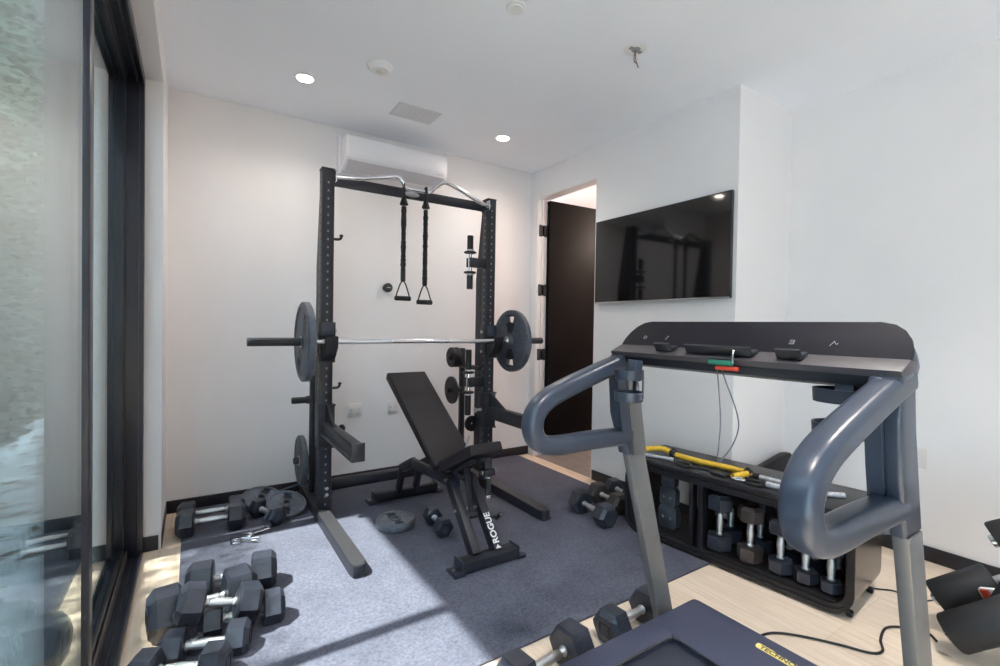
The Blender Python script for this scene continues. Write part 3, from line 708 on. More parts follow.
for x, y, w in ((1.238, -1.647, .046), (1.612, -1.647, .046), (1.175, -.52, .045), (1.675, -.52, .045)):
    b = nb(); prism(b, [(x-w*.6, y-.045), (x+w*.6, y-.045), (x+w*.6, y+.045), (x-w*.6, y+.045)], (0, 0, MZ), (1, 0, 0), (0, 1, 0), (0, 0, .022), .006)
    s = 1 if x < 1.4 else -1
    box(b, (x+s*.018-.004, y-.044, MZ+.01), (x+s*.018+.004, y+.044, MZ+.075), .001); cyl(b, (x-s*.01, y, MZ+.02), (x-s*.01, y, MZ+.027), .008, 10, mi=1); obj('rubber_foot', b, ['rubber', 'steel'], t)
# sector plates with pivots, ladder and strut
b = nb()
for x in (1.385, 1.467): prism(b, [(-1.40, .34), (-1.22, .34), (-1.10, .42), (-1.14, .46), (-1.30, .455), (-1.41, .41)], (x-.003, 0, 0), (0, 1, 0), (0, 0, 1), (.006, 0, 0), .001)
cyl(b, (1.35, -1.30, .40), (1.505, -1.30, .40), .016, 14); cyl(b, (1.35, -1.18, .38), (1.505, -1.18, .38), .011, 14); obj('pivot_plate', b, 'metal', t)
b = nb(); obox(b, (BX, -.95, .58), (BX, -1.02, .34), .022, .04, .002, up=(0, 1, 0)); obox(b, (BX, -1.40, .46), (BX, -1.47, .21), .03, .012, .001, up=(0, 1, 0)); cyl(b, (BX-.03, -1.47, .21), (BX+.03, -1.47, .21), .022, 14)
obj('strut', b, 'metal', t)
# leg grip under the seat: bracket, chrome bolt, foam grip with chrome ends
b = nb(); obox(b, (1.50, -1.50, .535), (1.495, -1.52, .455), .04, .02, .002, up=(0, 1, 0)); box(b, (1.462, -1.545, .43), (1.532, -1.50, .468), .008); ad = obj('adjuster_bracket', b, 'metal', t)
b = nb(); cyl(b, (1.452, -1.52, .448), (1.545, -1.52, .448), .012, 14); obj('adjuster_bolt', b, 'steel', ad)
b = nb(); cyl(b, (1.497, -1.522, .428), (1.492, -1.53, .315), .016, 16, bev=.003); obj('adjuster_grip', b, 'foam', ad)
for z in ((.428, .414), (.326, .310)):
    b = nb(); cyl(b, (1.497 if z[0] > .4 else 1.492, -1.5225 if z[0] > .4 else -1.53, z[0]), (1.4965 if z[0] > .4 else 1.4915, -1.523 if z[0] > .4 else -1.531, z[1]), .018, 16, bev=.002); obj('adjuster_cap', b, 'chrome', ad)
b = nb(); cyl(b, (1.50, -1.20, .40), (1.56, -1.20, .575), .006, 10); obj('release_lever', b, 'steel', t)
b = nb(); cyl(b, (1.502, -1.53, .20), (1.565, -1.53, .195), .007, 10); cyl(b, (1.565, -1.555, .215), (1.565, -1.505, .175), .012, 12, bev=.003); obj('pull_knob', b, 'irondark', t)
b = nb(); cyl(b, (1.330, -1.33, .375), (1.52, -1.33, .375), .010, 12); obj('axle_bolt', b, 'steel', t)
b = nb(); cyl(b, (1.330, -1.45, .24), (1.52, -1.45, .24), .008, 12); obj('axle_bolt', b, 'steel', t)

# ------------------------------------------------------------------ hex dumbbells
def hexhead(b, x0, x1, r, out, phase):
    """hexagonal head between x0 and x1 along x; out = +1 outer end at x1"""
    c = r*.16
    if out > 0: prof = [(0, r*.86), (c*.6, r), (x1-x0-c*1.6, r), (x1-x0, r*.72)]
    else: prof = [(0, r*.72), (c*1.6, r), (x1-x0-c*.6, r), (x1-x0, r*.86)]
    lathe(b, (x0, 0, 0), (1, 0, 0), prof, 6, smooth=False, phase=phase)
    es = [e for e in b.edges if len(e.link_faces) == 2 and e.calc_face_angle() > .2]
    bmesh.ops.bevel(b, geom=es, offset=r*.045, segments=2, affect='EDGES', profile=.5)
def make_db(L, r, hw, label, mat='rubber', group=None, name='hex_dumbbell'):
    """dumbbell lying along x, centre at origin; L overall, r hex circumradius, hw head length"""
    t = thing(name, label, 'dumbbell', (0, 0, 0), 0, group)
    ph = PI/6 if False else 0
    for s in (-1, 1):
        b = nb(); x0, x1 = (-L/2, -L/2+hw) if s < 0 else (L/2-hw, L/2)
        hexhead(b, x0, x1, r, s, HEXPH)
        hd = obj('head', b, mat, t, world=False)
        # raised weight panel on the outer end and on a flat
        b = nb(); xe = s*(L/2+.0008)
        for z in (-.30*r, .30*r): box(b, (xe-.002, -.32*r, z-.02*r), (xe+.002, .32*r, z+.02*r), 0)
        for y in (-.30*r, .30*r): box(b, (xe-.002, y-.02*r, -.30*r), (xe+.002, y+.02*r, .30*r), 0)
        obj('weight_panel', b, mat, hd, world=False)
        if r < .075: continue
        xm = (x0+x1)/2+(-s)*hw*.06; ap = r*.866
        for k in (1, 4):
            b = nb(); R = Matrix.Rotation(k*PI/3, 3, 'X')
            for yy in (-.26*r, .26*r):
                p = R @ V((0, yy, ap+.0004)); box(b, V((xm, 0, 0))+p-V((hw*.31, .02*r, .0012)), V((xm, 0, 0))+p+V((hw*.31, .02*r, .0012)), 0, R)
            for xx in (-hw*.30, hw*.30):
                p = R @ V((0, 0, ap+.0004)); box(b, V((xm+xx, 0, 0))+p-V((.02*r, .28*r, .0012)), V((xm+xx, 0, 0))+p+V((.02*r, .28*r, .0012)), 0, R)
            obj('weight_panel', b, mat, hd, world=False)
    g = L/2-hw
    pr = [(-g-.004, .016), (-g+.006, .019), (-g+.012, .0135), (-g*.72, .0125), (-g*.68, .0155), (-g*.35, .0165), (0, .0185), (g*.35, .0165), (g*.68, .0155), (g*.72, .0125), (g-.012, .0135), (g-.006, .019), (g+.004, .016)]
    b = nb(); lathe(b, (0, 0, 0), (1, 0, 0), pr, 18); obj('handle', b, 'knurl', t, world=False)
    return t
# section phase so that a flat rests on the floor: vertices of the hexagon at 30deg steps measured in the lathe frame
x_, y_, z_ = frame_of((1, 0, 0))
# lathe frame for +x: x_ = z cross x ... angle 0 points along x_; want a vertex sideways (along +-y)
HEXPH = 0 if abs(x_.y) > .9 else PI/6
APO = math.cos(PI/6)
_protos = {}
def put(L, r, hw, loc, yaw, label, mat='rubber', group=None, tilt=0, roll=0, vertical=False, zc=None):
    key = (L, r, hw, mat)
    rot = Euler((roll, -tilt, yaw), 'XYZ') if not vertical else Euler((0, -PI/2, yaw), 'XYZ')
    if key not in _protos:
        t = make_db(L, r, hw, label, mat, group); _protos[key] = t
        t.location = loc; t.rotation_euler = rot
        return t
    return copy_thing(_protos[key], loc, rot, label, group)
def two(a, c): # yaw & centre from two head centres (x,y)
    return ((a[0]+c[0])/2, (a[1]+c[1])/2), math.atan2(c[1]-a[1], c[0]-a[0])
G1 = 'hex dumbbells piled by the glass door'
def lay(a, c, r, hw, z, label, mat='rubber', group=None, gap=None, tilt=0, L=None):
    (x, y), yaw = two(a, c); d_ = math.hypot(c[0]-a[0], c[1]-a[1])
    return put(round((L or d_+hw), 3), r, hw, (x, y, z), yaw, label, mat, group, tilt)
rz = lambda r, base=MZ: base+r*APO
lay((.108, -.450), (.368, -.470), .078, .09, rz(.078), 'hex dumbbell by the baseboard, the nearer of the side by side pair', group='dumbbells along the wall by the glass door')
lay((.112, -.310), (.378, -.332), .078, .09, rz(.078), 'hex dumbbell against the baseboard, the farther of the side by side pair', group='dumbbells along the wall by the glass door')
lay((.497, -.365), (.572, -.560), .060, .070, rz(.060), 'hex dumbbell lying askew in front of the two leaning plates', group='dumbbells along the wall by the glass door')
lay((.172, -1.230), (.425, -1.262), .086, .105, rz(.086), 'farthest hex dumbbell of the pile by the glass door, next to the lit mat', group=G1)
lay((.052, -1.437), (.316, -1.400), .102, .115, rz(.102, 0), 'largest hex dumbbell of the pile, half on the wood floor under another', group=G1)
lay((.132, -1.575), (.336, -1.575), .074, .088, .148, 'hex dumbbell resting on top of the pile by the glass door', group=G1, tilt=-.26)
lay((.205, -1.552), (.427, -1.568), .068, .08, rz(.068), 'hex dumbbell mostly buried under the topmost one of the pile', group=G1)
lay((.085, -1.640), (.290, -1.695), .064, .078, rz(.064, .002), 'small hex dumbbell in front of the pile by the glass door, second nearest', group=G1)
lay((.008, -1.735), (.210, -1.815), .070, .082, rz(.070, 0), 'nearest hex dumbbell of the pile, cut off by the lower photo edge', group=G1)
lay((1.395, -1.035), (1.380, -1.225), .058, .075, rz(.058), 'small hex dumbbell lying between the flat plate and the incline bench')
G2 = 'hex dumbbells on the mat by the storage bench'
lay((2.328, -1.363), (2.300, -1.630), .078, .095, rz(.078), 'hex dumbbell on the mat, first of three beside the storage bench end', 'rubber', G2)
lay((2.560, -1.300), (2.525, -1.530), .076, .09, rz(.076), 'hex dumbbell with brownish heads, middle of three beside the storage bench end', 'rubberbrown', G2)
lay((2.750, -1.270), (2.705, -1.480), .070, .085, rz(.070, MZ), 'hex dumbbell nearest the white wall, last of three by the storage bench', 'rubber', G2)
G3 = 'hex dumbbells between the mat and the treadmill'
lay((1.535, -2.405), (1.775, -2.388), .076, .09, rz(.076, 0), 'hex dumbbell on the wood strip tucked behind the treadmill post', 'rubber', G3)
lay((1.045, -2.445), (1.325, -2.412), .084, .10, rz(.084, 0), 'hex dumbbell on the wood strip beside the treadmill deck', 'rubber', G3)

# plates lying on the mat
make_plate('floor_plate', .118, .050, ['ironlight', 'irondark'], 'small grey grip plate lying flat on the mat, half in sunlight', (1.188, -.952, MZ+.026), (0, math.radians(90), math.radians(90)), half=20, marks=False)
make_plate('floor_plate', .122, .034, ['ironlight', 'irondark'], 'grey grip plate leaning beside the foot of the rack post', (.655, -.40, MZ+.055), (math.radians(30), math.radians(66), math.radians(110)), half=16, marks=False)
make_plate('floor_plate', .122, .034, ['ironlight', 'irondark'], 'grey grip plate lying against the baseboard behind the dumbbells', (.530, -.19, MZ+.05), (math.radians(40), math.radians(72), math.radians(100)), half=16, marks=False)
# loose bar propped behind the plates
t = thing('short_bar', 'thin dark bar propped low between rack post and leaning plates', 'bar', (.72, -.10, .02))
b = nb(); cyl(b, (.60, -.075, .035), (.80, -.14, .10), .012, 12); obj('rod', b, 'irondark', t)
b = nb(); cyl(b, (.585, -.070, .030), (.60, -.075, .035), .018, 12); obj('end_cap', b, 'irondark', t)
# spring collars
def collar(loc, yaw, label):
    t = thing('spring_collar', label, 'spring collar', loc, yaw, 'spring collars on the mat')
    b = nb()
    pts = [V((.026*math.cos(a), .026*math.sin(a), .006+.006*a/(2*PI))) for a in [i*PI/8 for i in range(0, 33)]]
    sweep(b, pts, circ(.0032, 8)); obj('coil', b, 'chrome', t, world=False)
    b = nb(); tube(b, [(.026, 0, .006), (.03, -.02, .007), (.05, -.065, .01), (.056, -.075, .012)], .0032, 4, 8); tube(b, [(.026, 0, .018), (.04, -.01, .016), (.075, -.045, .012), (.083, -.052, .012)], .0032, 4, 8); obj('arm', b, 'chrome', t, world=False)
    for p, q in (((.05, -.065, .01), (.066, -.095, .013)), ((.075, -.045, .012), (.098, -.066, .012))):
        b = nb(); cyl(b, p, q, .0062, 10, bev=.002); obj('grip', b, 'chrome', t, world=False)
collar((.415, -.66, MZ), 1.2, 'silver spring collar on the mat, the one nearer the rack')
collar((.345, -.715, MZ), .5, 'silver spring collar on the mat, the one nearer the glass door')

# ------------------------------------------------------------------ storage bench
SY = math.radians(5.5)
t = thing('storage_bench', 'low black storage bench with open shelves against the white wall', 'storage bench', (2.510, -2.872, 0), 0); sb = t
ax = V((-math.sin(SY), math.cos(SY), 0)); ay = V((math.cos(SY), math.sin(SY), 0)); S0 = V((2.510, -2.872, 0))
SL, SD, ST, SB = 1.175, .405, .465, .014
def S(a, d_, z): return S0+ax*a+ay*d_+V((0, 0, z))
def sbox(b, a0, a1, d0, d1, z0, z1, bev=0, mi=0):
    R = Matrix((ax, ay, V((0, 0, 1)))).transposed()
    c = S((a0+a1)/2, (d0+d1)/2, (z0+z1)/2); h_ = V((abs(a1-a0), abs(d1-d0), abs(z1-z0)))/2
    # R has a left-handed basis: flip the long axis
    R = Matrix((-ax, ay, V((0, 0, 1)))).transposed()
    box(b, c-h_, c+h_, bev, R, mi=mi)
def ring(b, outer, inner, d0, d1, mi=0, mo=0):
    n = len(outer)
    A = [b.verts.new(S(p[0], d0, p[1])) for p in outer]; Bv = [b.verts.new(S(p[0], d0, p[1])) for p in inner]
    C = [b.verts.new(S(p[0], d1, p[1])) for p in outer]; D = [b.verts.new(S(p[0], d1, p[1])) for p in inner]
    for i in range(n):
        j = (i+1) % n
        for q, sm, k in (((A[i], A[j], Bv[j], Bv[i]), False, mi), ((C[j], C[i], D[i], D[j]), False, mi), ((A[j], A[i], C[i], C[j]), True, mo), ((Bv[i], Bv[j], D[j], D[i]), True, mi)):
            f = b.faces.new(q); f.smooth = sm; f.material_index = k
oc = [(p[0]+SL/2, p[1]+(ST-.03+SB)/2) for p in rrect(SL, ST-.03-SB, .105, 8)]
ic = [(p[0]+SL/2, p[1]+(ST-.03+SB)/2) for p in rrect(SL-.07, ST-.03-SB-.07, .072, 8)]
b = nb(); ring(b, oc, ic, 0, SD, 0, 1); obj('shell', b, ['storage', 'storageside'], t)
b = nb(); ic2 = [(p[0]+SL/2, p[1]+(ST-.03+SB)/2) for p in rrect(SL-.03, ST-.03-SB-.03, .092, 8)]; ring(b, oc, ic2, -.012, 0); obj('rim', b, 'storage', t)
# padded top
b = nb(); prism(b, [(p[0]+SL/2, p[1]+SD/2) for p in rrect(SL+.01, SD+.02, .03, 4)], S(0, 0, ST-.03), ax, ay, (0, 0, .034), .010); obj('top_pad', b, 'storage', t)
b = nb(); sbox(b, .06, SL-.06, .02, SD-.02, SB+.034, SB+.042); obj('tray', b, 'storagein', t)
for a in (.700, .755):
    b = nb(); sbox(b, a-.012, a+.012, .01, .06, SB+.03, ST-.06, .002); obj('divider', b, 'storage', t)
b = nb(); sbox(b, .715, .74, .06, SD-.20, SB+.03, ST-.06); obj('partition', b, 'storagein', t)
b = nb(); sbox(b, .035, .70, SD-.012, SD-.002, SB+.03, ST-.06); obj('back_panel', b, 'storagein', t)
for d_ in (.085, .235):
    b = nb(); sbox(b, .04, .70, d_+.046, d_+.058, SB+.272, SB+.285); obj('head_rail', b, 'storage', t)
for a, d_ in ((.03, .05), (.03, SD-.05), (SL-.06, .05), (SL-.06, SD-.05)):
    r_ = .016 if a < .5 else .011; zc = .016 if a < .5 else .0215
    b = nb(); p = S(a, d_, zc); cyl(b, p-ax*.012, p+ax*.012, r_, 18, bev=.003); sbox(b, a-.012, a+.012, d_-.008, d_+.008, SB-.002, SB+.012); obj('caster', b, 'foam', t)
# dumbbells standing on end inside
sz = [(.068, .084, .305), (.063, .080, .29), (.058, .074, .27), (.052, .066, .25), (.046, .060, .235)]
al = [.627, .468, .325, .215, .112]
names = ['largest, at the divider', 'second from the divider', 'middle one', 'second from the bench end', 'smallest, at the bench end']
for row, d_, rn in ((0, .085, 'outer row'), (1, .235, 'inner row')):
    for k in range(5):
        r, hw, L = sz[k]
        p = S(al[k]+(.0 if row == 0 else .012), d_, SB+.043+L/2)
        put(L, r, hw, p, SY+PI/2+.5*PI+(.15 if k % 2 else -.1)*(1 if row == 0 else 1), 'upright hex dumbbell in the storage bench %s, %s' % (rn, names[k]), 'rubberbrown' if k == 1 and row == 0 else 'rubber', 'dumbbells standing in the storage bench', vertical=True)
# three square weights in the open left bay
sq = [(.064, .098, 'bottom grey square weight stacked in the open storage bench bay', .11), (.056, .205, 'middle grey square weight stacked in the open storage bench bay', .10), (.048, .30, 'top grey square weight stacked in the open storage bench bay', .085)]
z0 = SB+.043
for k, (r, zc, lab, w) in enumerate(sq):
    a, d_ = .955, .135
    c = S(a, d_, z0+r)
    t2 = thing('square_weight', lab, 'weight', S(a, d_, z0), 0, 'square weights in the storage bench')
    b = nb(); prism(b, rrect(2*r*.92, 2*r, r*.35, 5), c-ay*.03, ax, V((0, 0, 1)), ay*.022, .004); prism(b, rrect(2*r*.92, 2*r, r*.35, 5), c-ay*.004, ax, V((0, 0, 1)), ay*.022, .004); prism(b, rrect(2*r*.8, 2*r*.88, r*.3, 5), c-ay*.012, ax, V((0, 0, 1)), ay*.012, 0); obj('body', b, 'iron', t2)
    for s in (-1, 1):
        b = nb(); p = c-ay*.03+ax*s*r*.38; cyl(b, p, p-ay*.006, .008, 12); obj('chrome_stud', b, 'chrome', t2)
    z0 += 2*r+.001
# bands and ropes on top of the bench
TZ = ST+.004
t = thing('resistance_rope', 'yellow tube resistance band lying along the storage bench top', 'resistance band', S(1.0, .1, TZ))
b = nb(); tube(b, [S(1.13, .05, TZ+.018), S(1.09, .10, TZ+.034), S(1.02, .15, TZ+.042), S(.93, .15, TZ+.024), S(.80, .155, TZ+.018), S(.68, .165, TZ+.018), S(.57, .175, TZ+.016), S(.515, .165, TZ+.020), S(.52, .10, TZ+.020), S(.545, .04, TZ+.016)], .0165, 5, 12); obj('tube', b, 'bandyellow', t)
for a, d_, z in ((.95, .15, TZ+.027), (.515, .15, TZ+.020)):
    b = nb(); p = S(a, d_, z); cyl(b, p-ax*.018+ay*.0, p+ax*.018, .023, 14, bev=.003); cyl(b, p-V((0, 0, .004)), p+V((0, 0, .03)), .010, 10); obj('cuff', b, 'foam', t)
b = nb(); p = S(.51, .03, TZ+.014); tube(b, [p+ax*.03, p+ay*-.02+ax*.01, p-ax*.03, p+ay*.02-ax*.0], .006, 6, 8, closed=True); obj('carabiner', b, 'chrome', t)
t = thing('jump_rope', 'grey braided rope lying at the wall side of the storage bench top', 'rope', S(.4, .2, TZ))
b = nb(); tube(b, [S(.46, .16, TZ+.013), S(.36, .155, TZ+.013), S(.26, .15, TZ+.013), S(.16, .155, TZ+.013), S(.10, .20, TZ+.013)], .0125, 5, 12); obj('braid', b, 'rope', t)
b = nb(); p = S(.46, .16, TZ+.013); cyl(b, p, p+ax*.03, .016, 12); obj('end_sleeve', b, 'foam', t)
t = thing('battle_rope', 'thick pale grey braided rope end at the near edge of the storage bench top', 'rope', S(.3, .06, TZ))
b = nb(); tube(b, [S(.40, .065, TZ+.015), S(.32, .06, TZ+.015), S(.22, .06, TZ+.015), S(.14, .09, TZ+.015)], .0145, 5, 12); obj('braid', b, 'rope', t)
b = nb(); p = S(.40, .065, TZ+.015); cyl(b, p, p+ax*.07, .009, 12); cyl(b, p-ax*.012, p+ax*.012, .017, 12); obj('end_sleeve', b, 'foam', t)
t = thing('white_rope', 'white twisted cord at the far end of the storage bench top', 'rope', S(1.1, .05, TZ))
b = nb(); tube(b, [S(1.15, .02, TZ+.010), S(1.10, .04, TZ+.010), S(1.02, .06, TZ+.010), S(.93, .085, TZ+.010)], .0095, 6, 10); obj('twist', b, 'rope', t)
b = nb(); p = S(.93, .085, TZ+.010); cyl(b, p, p-ax*.02, .012, 10); obj('end_knot', b, 'rope', t)
t = thing('strap_harness', 'tangle of black straps beside the yellow tube on the storage bench', 'strap', S(.75, .08, TZ))
b = nb(); sec = rrect(.030, .005, .002, 2)
sweep(b, smooth_path([S(.96, .14, TZ+.008), S(.90, .10, TZ+.010), S(.84, .06, TZ+.005), S(.77, .07, TZ+.006), S(.66, .09, TZ+.005), S(.56, .07, TZ+.006)], 6), sec, up=(0, 0, 1)); obj('webbing', b, 'foam', t)
b = nb(); tube(b, [S(.92, .12, TZ+.012), S(.86, .035, TZ+.008), S(.80, .03, TZ+.008), S(.80, .08, TZ+.010), S(.88, .085, TZ+.010)], .006, 6, 8); obj('loop', b, 'foam', t)
b = nb(); tube(b, [S(.49, .04, TZ+.008), S(.45, .02, TZ+.008), S(.40, .03, TZ+.008), S(.44, .07, TZ+.008), S(.50, .09, TZ+.012)], .007, 6, 8); obj('loop', b, 'foam', t)
b = nb(); sbox(b, .58, .66, .03, .075, TZ, TZ+.016, .004); obj('handle', b, 'foam', t)

# dark padded board in the recess behind the bench
t = thing('padded_board', 'black padded board tucked in the recess behind the storage bench', 'padded board', (3.05, -2.25, 0))
b = nb(); prism(b, [(0, 0), (.45, 0), (.45, .40), (.42, .43), (.36, .435), (0, .385)], (3.03, -2.13, .012), (1, .02, 0), (0, .0, 1), (0, -.05, 0), .010); obj('pad', b, 'vinyl', t)
b = nb(); box(b, (3.07, -2.18, 0), (3.10, -2.13, .02), .003); box(b, (3.40, -2.18, 0), (3.43, -2.13, .02), .003); obj('feet', b, 'foam', t)

# ------------------------------------------------------------------ treadmill
YL, YR = -2.485, -3.325     # outer faces
t = thing('treadmill', 'large blue-grey treadmill with loop handles on the wood floor', 'treadmill', (1.0, -2.89, 0)); tm = t
X = V((1, 0, 0)); Z = V((0, 0, 1))
DL, DR, DT = -2.552, -3.258, .16
# deck: hood and side rails around a sunk belt
bx0, bx1, byl, byr = -.02, 1.572, -2.655, -3.15
def deckpoly(z): return None
b = nb()
prism(b, [(bx1, DL), (1.832, DL), (1.847, DL-.005), (1.853, DL-.020), (1.858, DR+.025), (1.850, DR+.006), (1.83, DR), (bx1, DR)], (0, 0, .055), X, (0, 1, 0), Z*(DT-.055), .010)
obj('motor_hood', b, 'deck', t)
for y0, y1 in ((byl, DL), (DR, byr)):
    b = nb(); box(b, (bx0, min(y0, y1), .055), (bx1+.02, max(y0, y1), DT), .010); obj('side_rail', b, 'deck', t)
b = nb(); box(b, (bx0+.03, byr-.01, .09), (bx1+.03, byl+.01, DT-.022), .004); obj('running_belt', b, 'belt', t)
b = nb(); sweep(b, [(bx0+.02, byl, DT-.004), (bx1-.03, byl, DT-.004), (bx1-.008, byl-.008, DT-.004), (bx1, byl-.03, DT-.004), (bx1, byr+.03, DT-.004), (bx1-.008, byr+.008, DT-.004), (bx1-.03, byr, DT-.004), (bx0+.02, byr, DT-.004)], circ(.0055, 8)); obj('recess_edge', b, 'tmblack', t)
b = nb(); box(b, (.1, -3.23, .02), (1.76, -2.58, .06), .004); obj('base_frame', b, 'tmblack', t)
for x in (.15, 1.70):
    for y in (-2.63, -3.18):
        b = nb(); cyl(b, (x, y, 0), (x, y, .025), .025, 16, bev=.003); obj('levelling_foot', b, 'foam', t)
# badge
b = nb(); prism(b, rrect(.205, .023, .005, 3), (1.777, -2.948, DT), (0, -1, 0), (1, 0, 0), (0, 0, .002)); prism(b, rrect(.060, .024, .006, 3), (1.782, -2.872, DT), (0, -1, 0), (1, 0, 0), (0, 0, .0018)); bd_ = obj('badge', b, 'yellow', t); bd_['label'] = 'yellow maker badge'
text_mesh('lettering', 'TECHNOGYM', .0275, 'badgetext', basis((0, -1, 0), (1, 0, 0), (1.778, -2.856, DT+.0022)), t, extrude=.0004, bold=.0006).parent = bd_
# posts
def lean(z): # x of post centreline at height z
    return 1.735-(z-.02)*.245
for ys in (YL, YR):
    s = 1 if ys == YL else -1
    y0, y1 = (ys-.055, ys) if s > 0 else (ys, ys+.055)
    yp0, yp1 = (y0+.010, y0+.043) if s > 0 else (y0-.006, y0+.027)     # slim post
    yi0, yi1 = (y0+.002, y0+.026) if s > 0 else (y1-.026, y1-.002)     # its inner half runs on up to the console
    b = nb(); prism(b, [(1.692, .02), (1.778, .02), (1.558, .79), (1.470, .79)], (0, yp0, 0), X, Z, (0, yp1-yp0, 0), .005)
    prism(b, [(1.486, .785), (1.558, .785), (1.492, 1.13), (1.450, 1.13), (1.454, 1.00)], (0, yi0, 0), X, Z, (0, yi1-yi0, 0), .002); obj('post', b, 'tmpost', t)
    b = nb(); prism(b, [(1.66, .02), (1.80, .02), (1.78, .060), (1.675, .060)], (0, y0-.004, 0), X, Z, (0, y1-y0+.008, 0), .004); obj('post_shoe', b, 'tmblack', t)
    # upper upright, flaring into the console end
    up = [(1.464, .79), (1.566, .79), (1.528, .92), (1.502, 1.03), (1.482, 1.12), (1.510, 1.152), (1.50, 1.164), (1.43, 1.158), (1.412, 1.150), (1.410, 1.13), (1.405, 1.06), (1.420, .94)]
    yo0, yo1 = (y0+.024, y1+.003) if s > 0 else (y0-.003, y1-.024)   # outer shell, open on the inner side
    b = nb(); prism(b, up, (0, yo0, 0), X, Z, (0, yo1-yo0, 0), .008)
    ys0, ys1 = (y0-.003, y0+.028) if s > 0 else (y1-.028, y1+.003)
    prism(b, [(1.455, .79), (1.492, .79), (1.466, .88), (1.446, .95), (1.432, 1.06), (1.430, 1.125), (1.43, 1.156), (1.405, 1.150), (1.392, 1.13), (1.390, 1.06), (1.406, .95), (1.426, .86)], (0, ys0, 0), X, Z, (0, ys1-ys0, 0), .008); u_ = obj('upper_upright', b, 'tm', t)
    yc = (y0+y1)/2
    loop = [(1.50, 1.142), (1.43, 1.124), (1.30, 1.086), (1.17, 1.045), (1.095, 1.014), (1.052, .976), (1.040, .930), (1.060, .886), (1.105, .866), (1.17, .860), (1.30, .860), (1.42, .856), (1.475, .853)]
    b = nb(); sweep(b, smooth_path([(x, yc, z) for x, z in loop], 6), rrect(.060, .064, .020, 4), up=(0, 1, 0)); obj('loop_handle', b, 'tm', t)
# console: panel with rounded shoulders, ledge, tray, underside
pn = V((1.540-1.468, 0, 1.276-1.188)); ph = pn.length; pu = pn.normalized(); pnn = V((pu.z, 0, -pu.x))   # normal away from the user
W0, W1 = YR, YL
hw_ = (YL-YR)/2; yc = (YL+YR)/2
def sh(k): # rounded shoulder profile in (y, s)
    pts = [(-hw_, 0), (-hw_+.001, .03), (-hw_+.010, .062), (-hw_+.026, .088), (-hw_+.048, .106), (-hw_+.078, ph)]
    return pts+[(-a, c) for a, c in reversed(pts)]
b = nb(); prism(b, sh(0), V((1.468, yc, 1.188)), V((0, 1, 0)), pu, pnn*.012, .003); cp = obj('console_panel', b, 'tmdark', t)
b = nb(); prism(b, [(a*.998, c*.96) for a, c in sh(0)], V((1.468, yc, 1.188))+pnn*.012, V((0, 1, 0)), pu, pnn*.068, .02); obj('console_shell', b, 'tm', t)
b = nb(); prism(b, [(1.412, 1.166), (1.470, 1.190), (1.50, 1.185), (1.50, 1.15), (1.418, 1.150)], (0, YR-.001, 0), X, Z, (0, YL-YR+.002, 0), .004); obj('console_ledge', b, 'tmledge', t)
b = nb(); prism(b, [(1.425, 1.152), (1.64, 1.19), (1.63, 1.14), (1.60, 1.122), (1.50, 1.112), (1.432, 1.125)], (0, YR+.05, 0), X, Z, (0, YL-YR-.10, 0), .006); obj('console_underside', b, 'tmblack', t)
# holders on the ledge
for ya, yb in ((-2.675, -2.735), (-2.79, -2.995), (-3.060, -3.120)):
    b = nb(); L_ = abs(ya-yb); yc_ = (ya+yb)/2
    prism(b, [(1.425, 1.176), (1.462, 1.190), (1.458, 1.196), (1.428, 1.186), (1.416, 1.204), (1.410, 1.200)], (0, yc_-L_/2, 0), X, Z, (0, L_, 0), .001); obj('tablet_clip', b, 'tmblack', t)
# console icons (raised line work on the panel)
def icon(yy, ss, segs, size):
    b = nb(); o_ = V((1.468, yy, 1.188))+pu*ss-pnn*.0006
    for (a0, c0), (a1, c1) in segs:
        p = o_+V((0, -1, 0))*a0*size+pu*c0*size; q = o_+V((0, -1, 0))*a1*size+pu*c1*size
        obox(b, p, q, .0016, .0016, 0, up=pnn)
    obj('panel_icon', b, 'dot', cp)
cir = [((math.cos(a*PI/5), math.sin(a*PI/5)), (math.cos((a+1)*PI/5), math.sin((a+1)*PI/5))) for a in range(10)]
icon(-2.575, .038, cir, .006); icon(-2.665, .040, [((0, -1), (.4, 1)), ((.4, 1), (.9, .6)), ((-.5, -1), (0, -1))], .007)
icon(-3.065, .040, [((-1, 1), (1, 1)), ((-1, 0), (1, 0)), ((-1, -1), (1, -1)), ((1, 1), (1, -1))], .006); icon(-3.165, .040, [((-1, -1), (0, 1)), ((.1, .6), (.5, -.2)), ((.8, -.4), (1.1, .2))], .008)
# bottle holders
def holder(x, y, zt, rings, r=.046, angs=(.6, 2.4, 3.9, 5.4)):
    b = nb()
    for z in rings:
        lathe(b, (x, y, z), (0, 0, 1), [(0, r), (.032, r+.002), (.032, r-.002), (0, r-.004), (0, r)], 24, cap=False)
    n = min(rings)
    lathe(b, (x, y, n), (0, 0, 1), [(0, r-.002), (.003, r-.002)], 24)
    h = obj('bottle_holder', b, 'tmcup', t)
    for a in angs:
        b = nb(); p = V((x+r*math.cos(a), y+r*math.sin(a), n+.01)); obox(b, p, p+V((0, 0, max(rings)-n+.01)), .014, .004, .001, up=(math.cos(a), math.sin(a), 0)); obj('holder_strap', b, 'tmcup', h)
    b = nb(); obox(b, (x+.012, y-.006, max(rings)-.005), (x+.022, y-.006, zt+.012), .040, .036, .004, up=(1, 0, 0)); obj('holder_bracket', b, 'tm', h)
holder(1.366, -2.615, 1.13, (1.005, 1.078), .046, (.3, 5.2))
holder(1.434, -3.205, 1.13, (1.000, 1.082), .056, (4.3, 5.3))
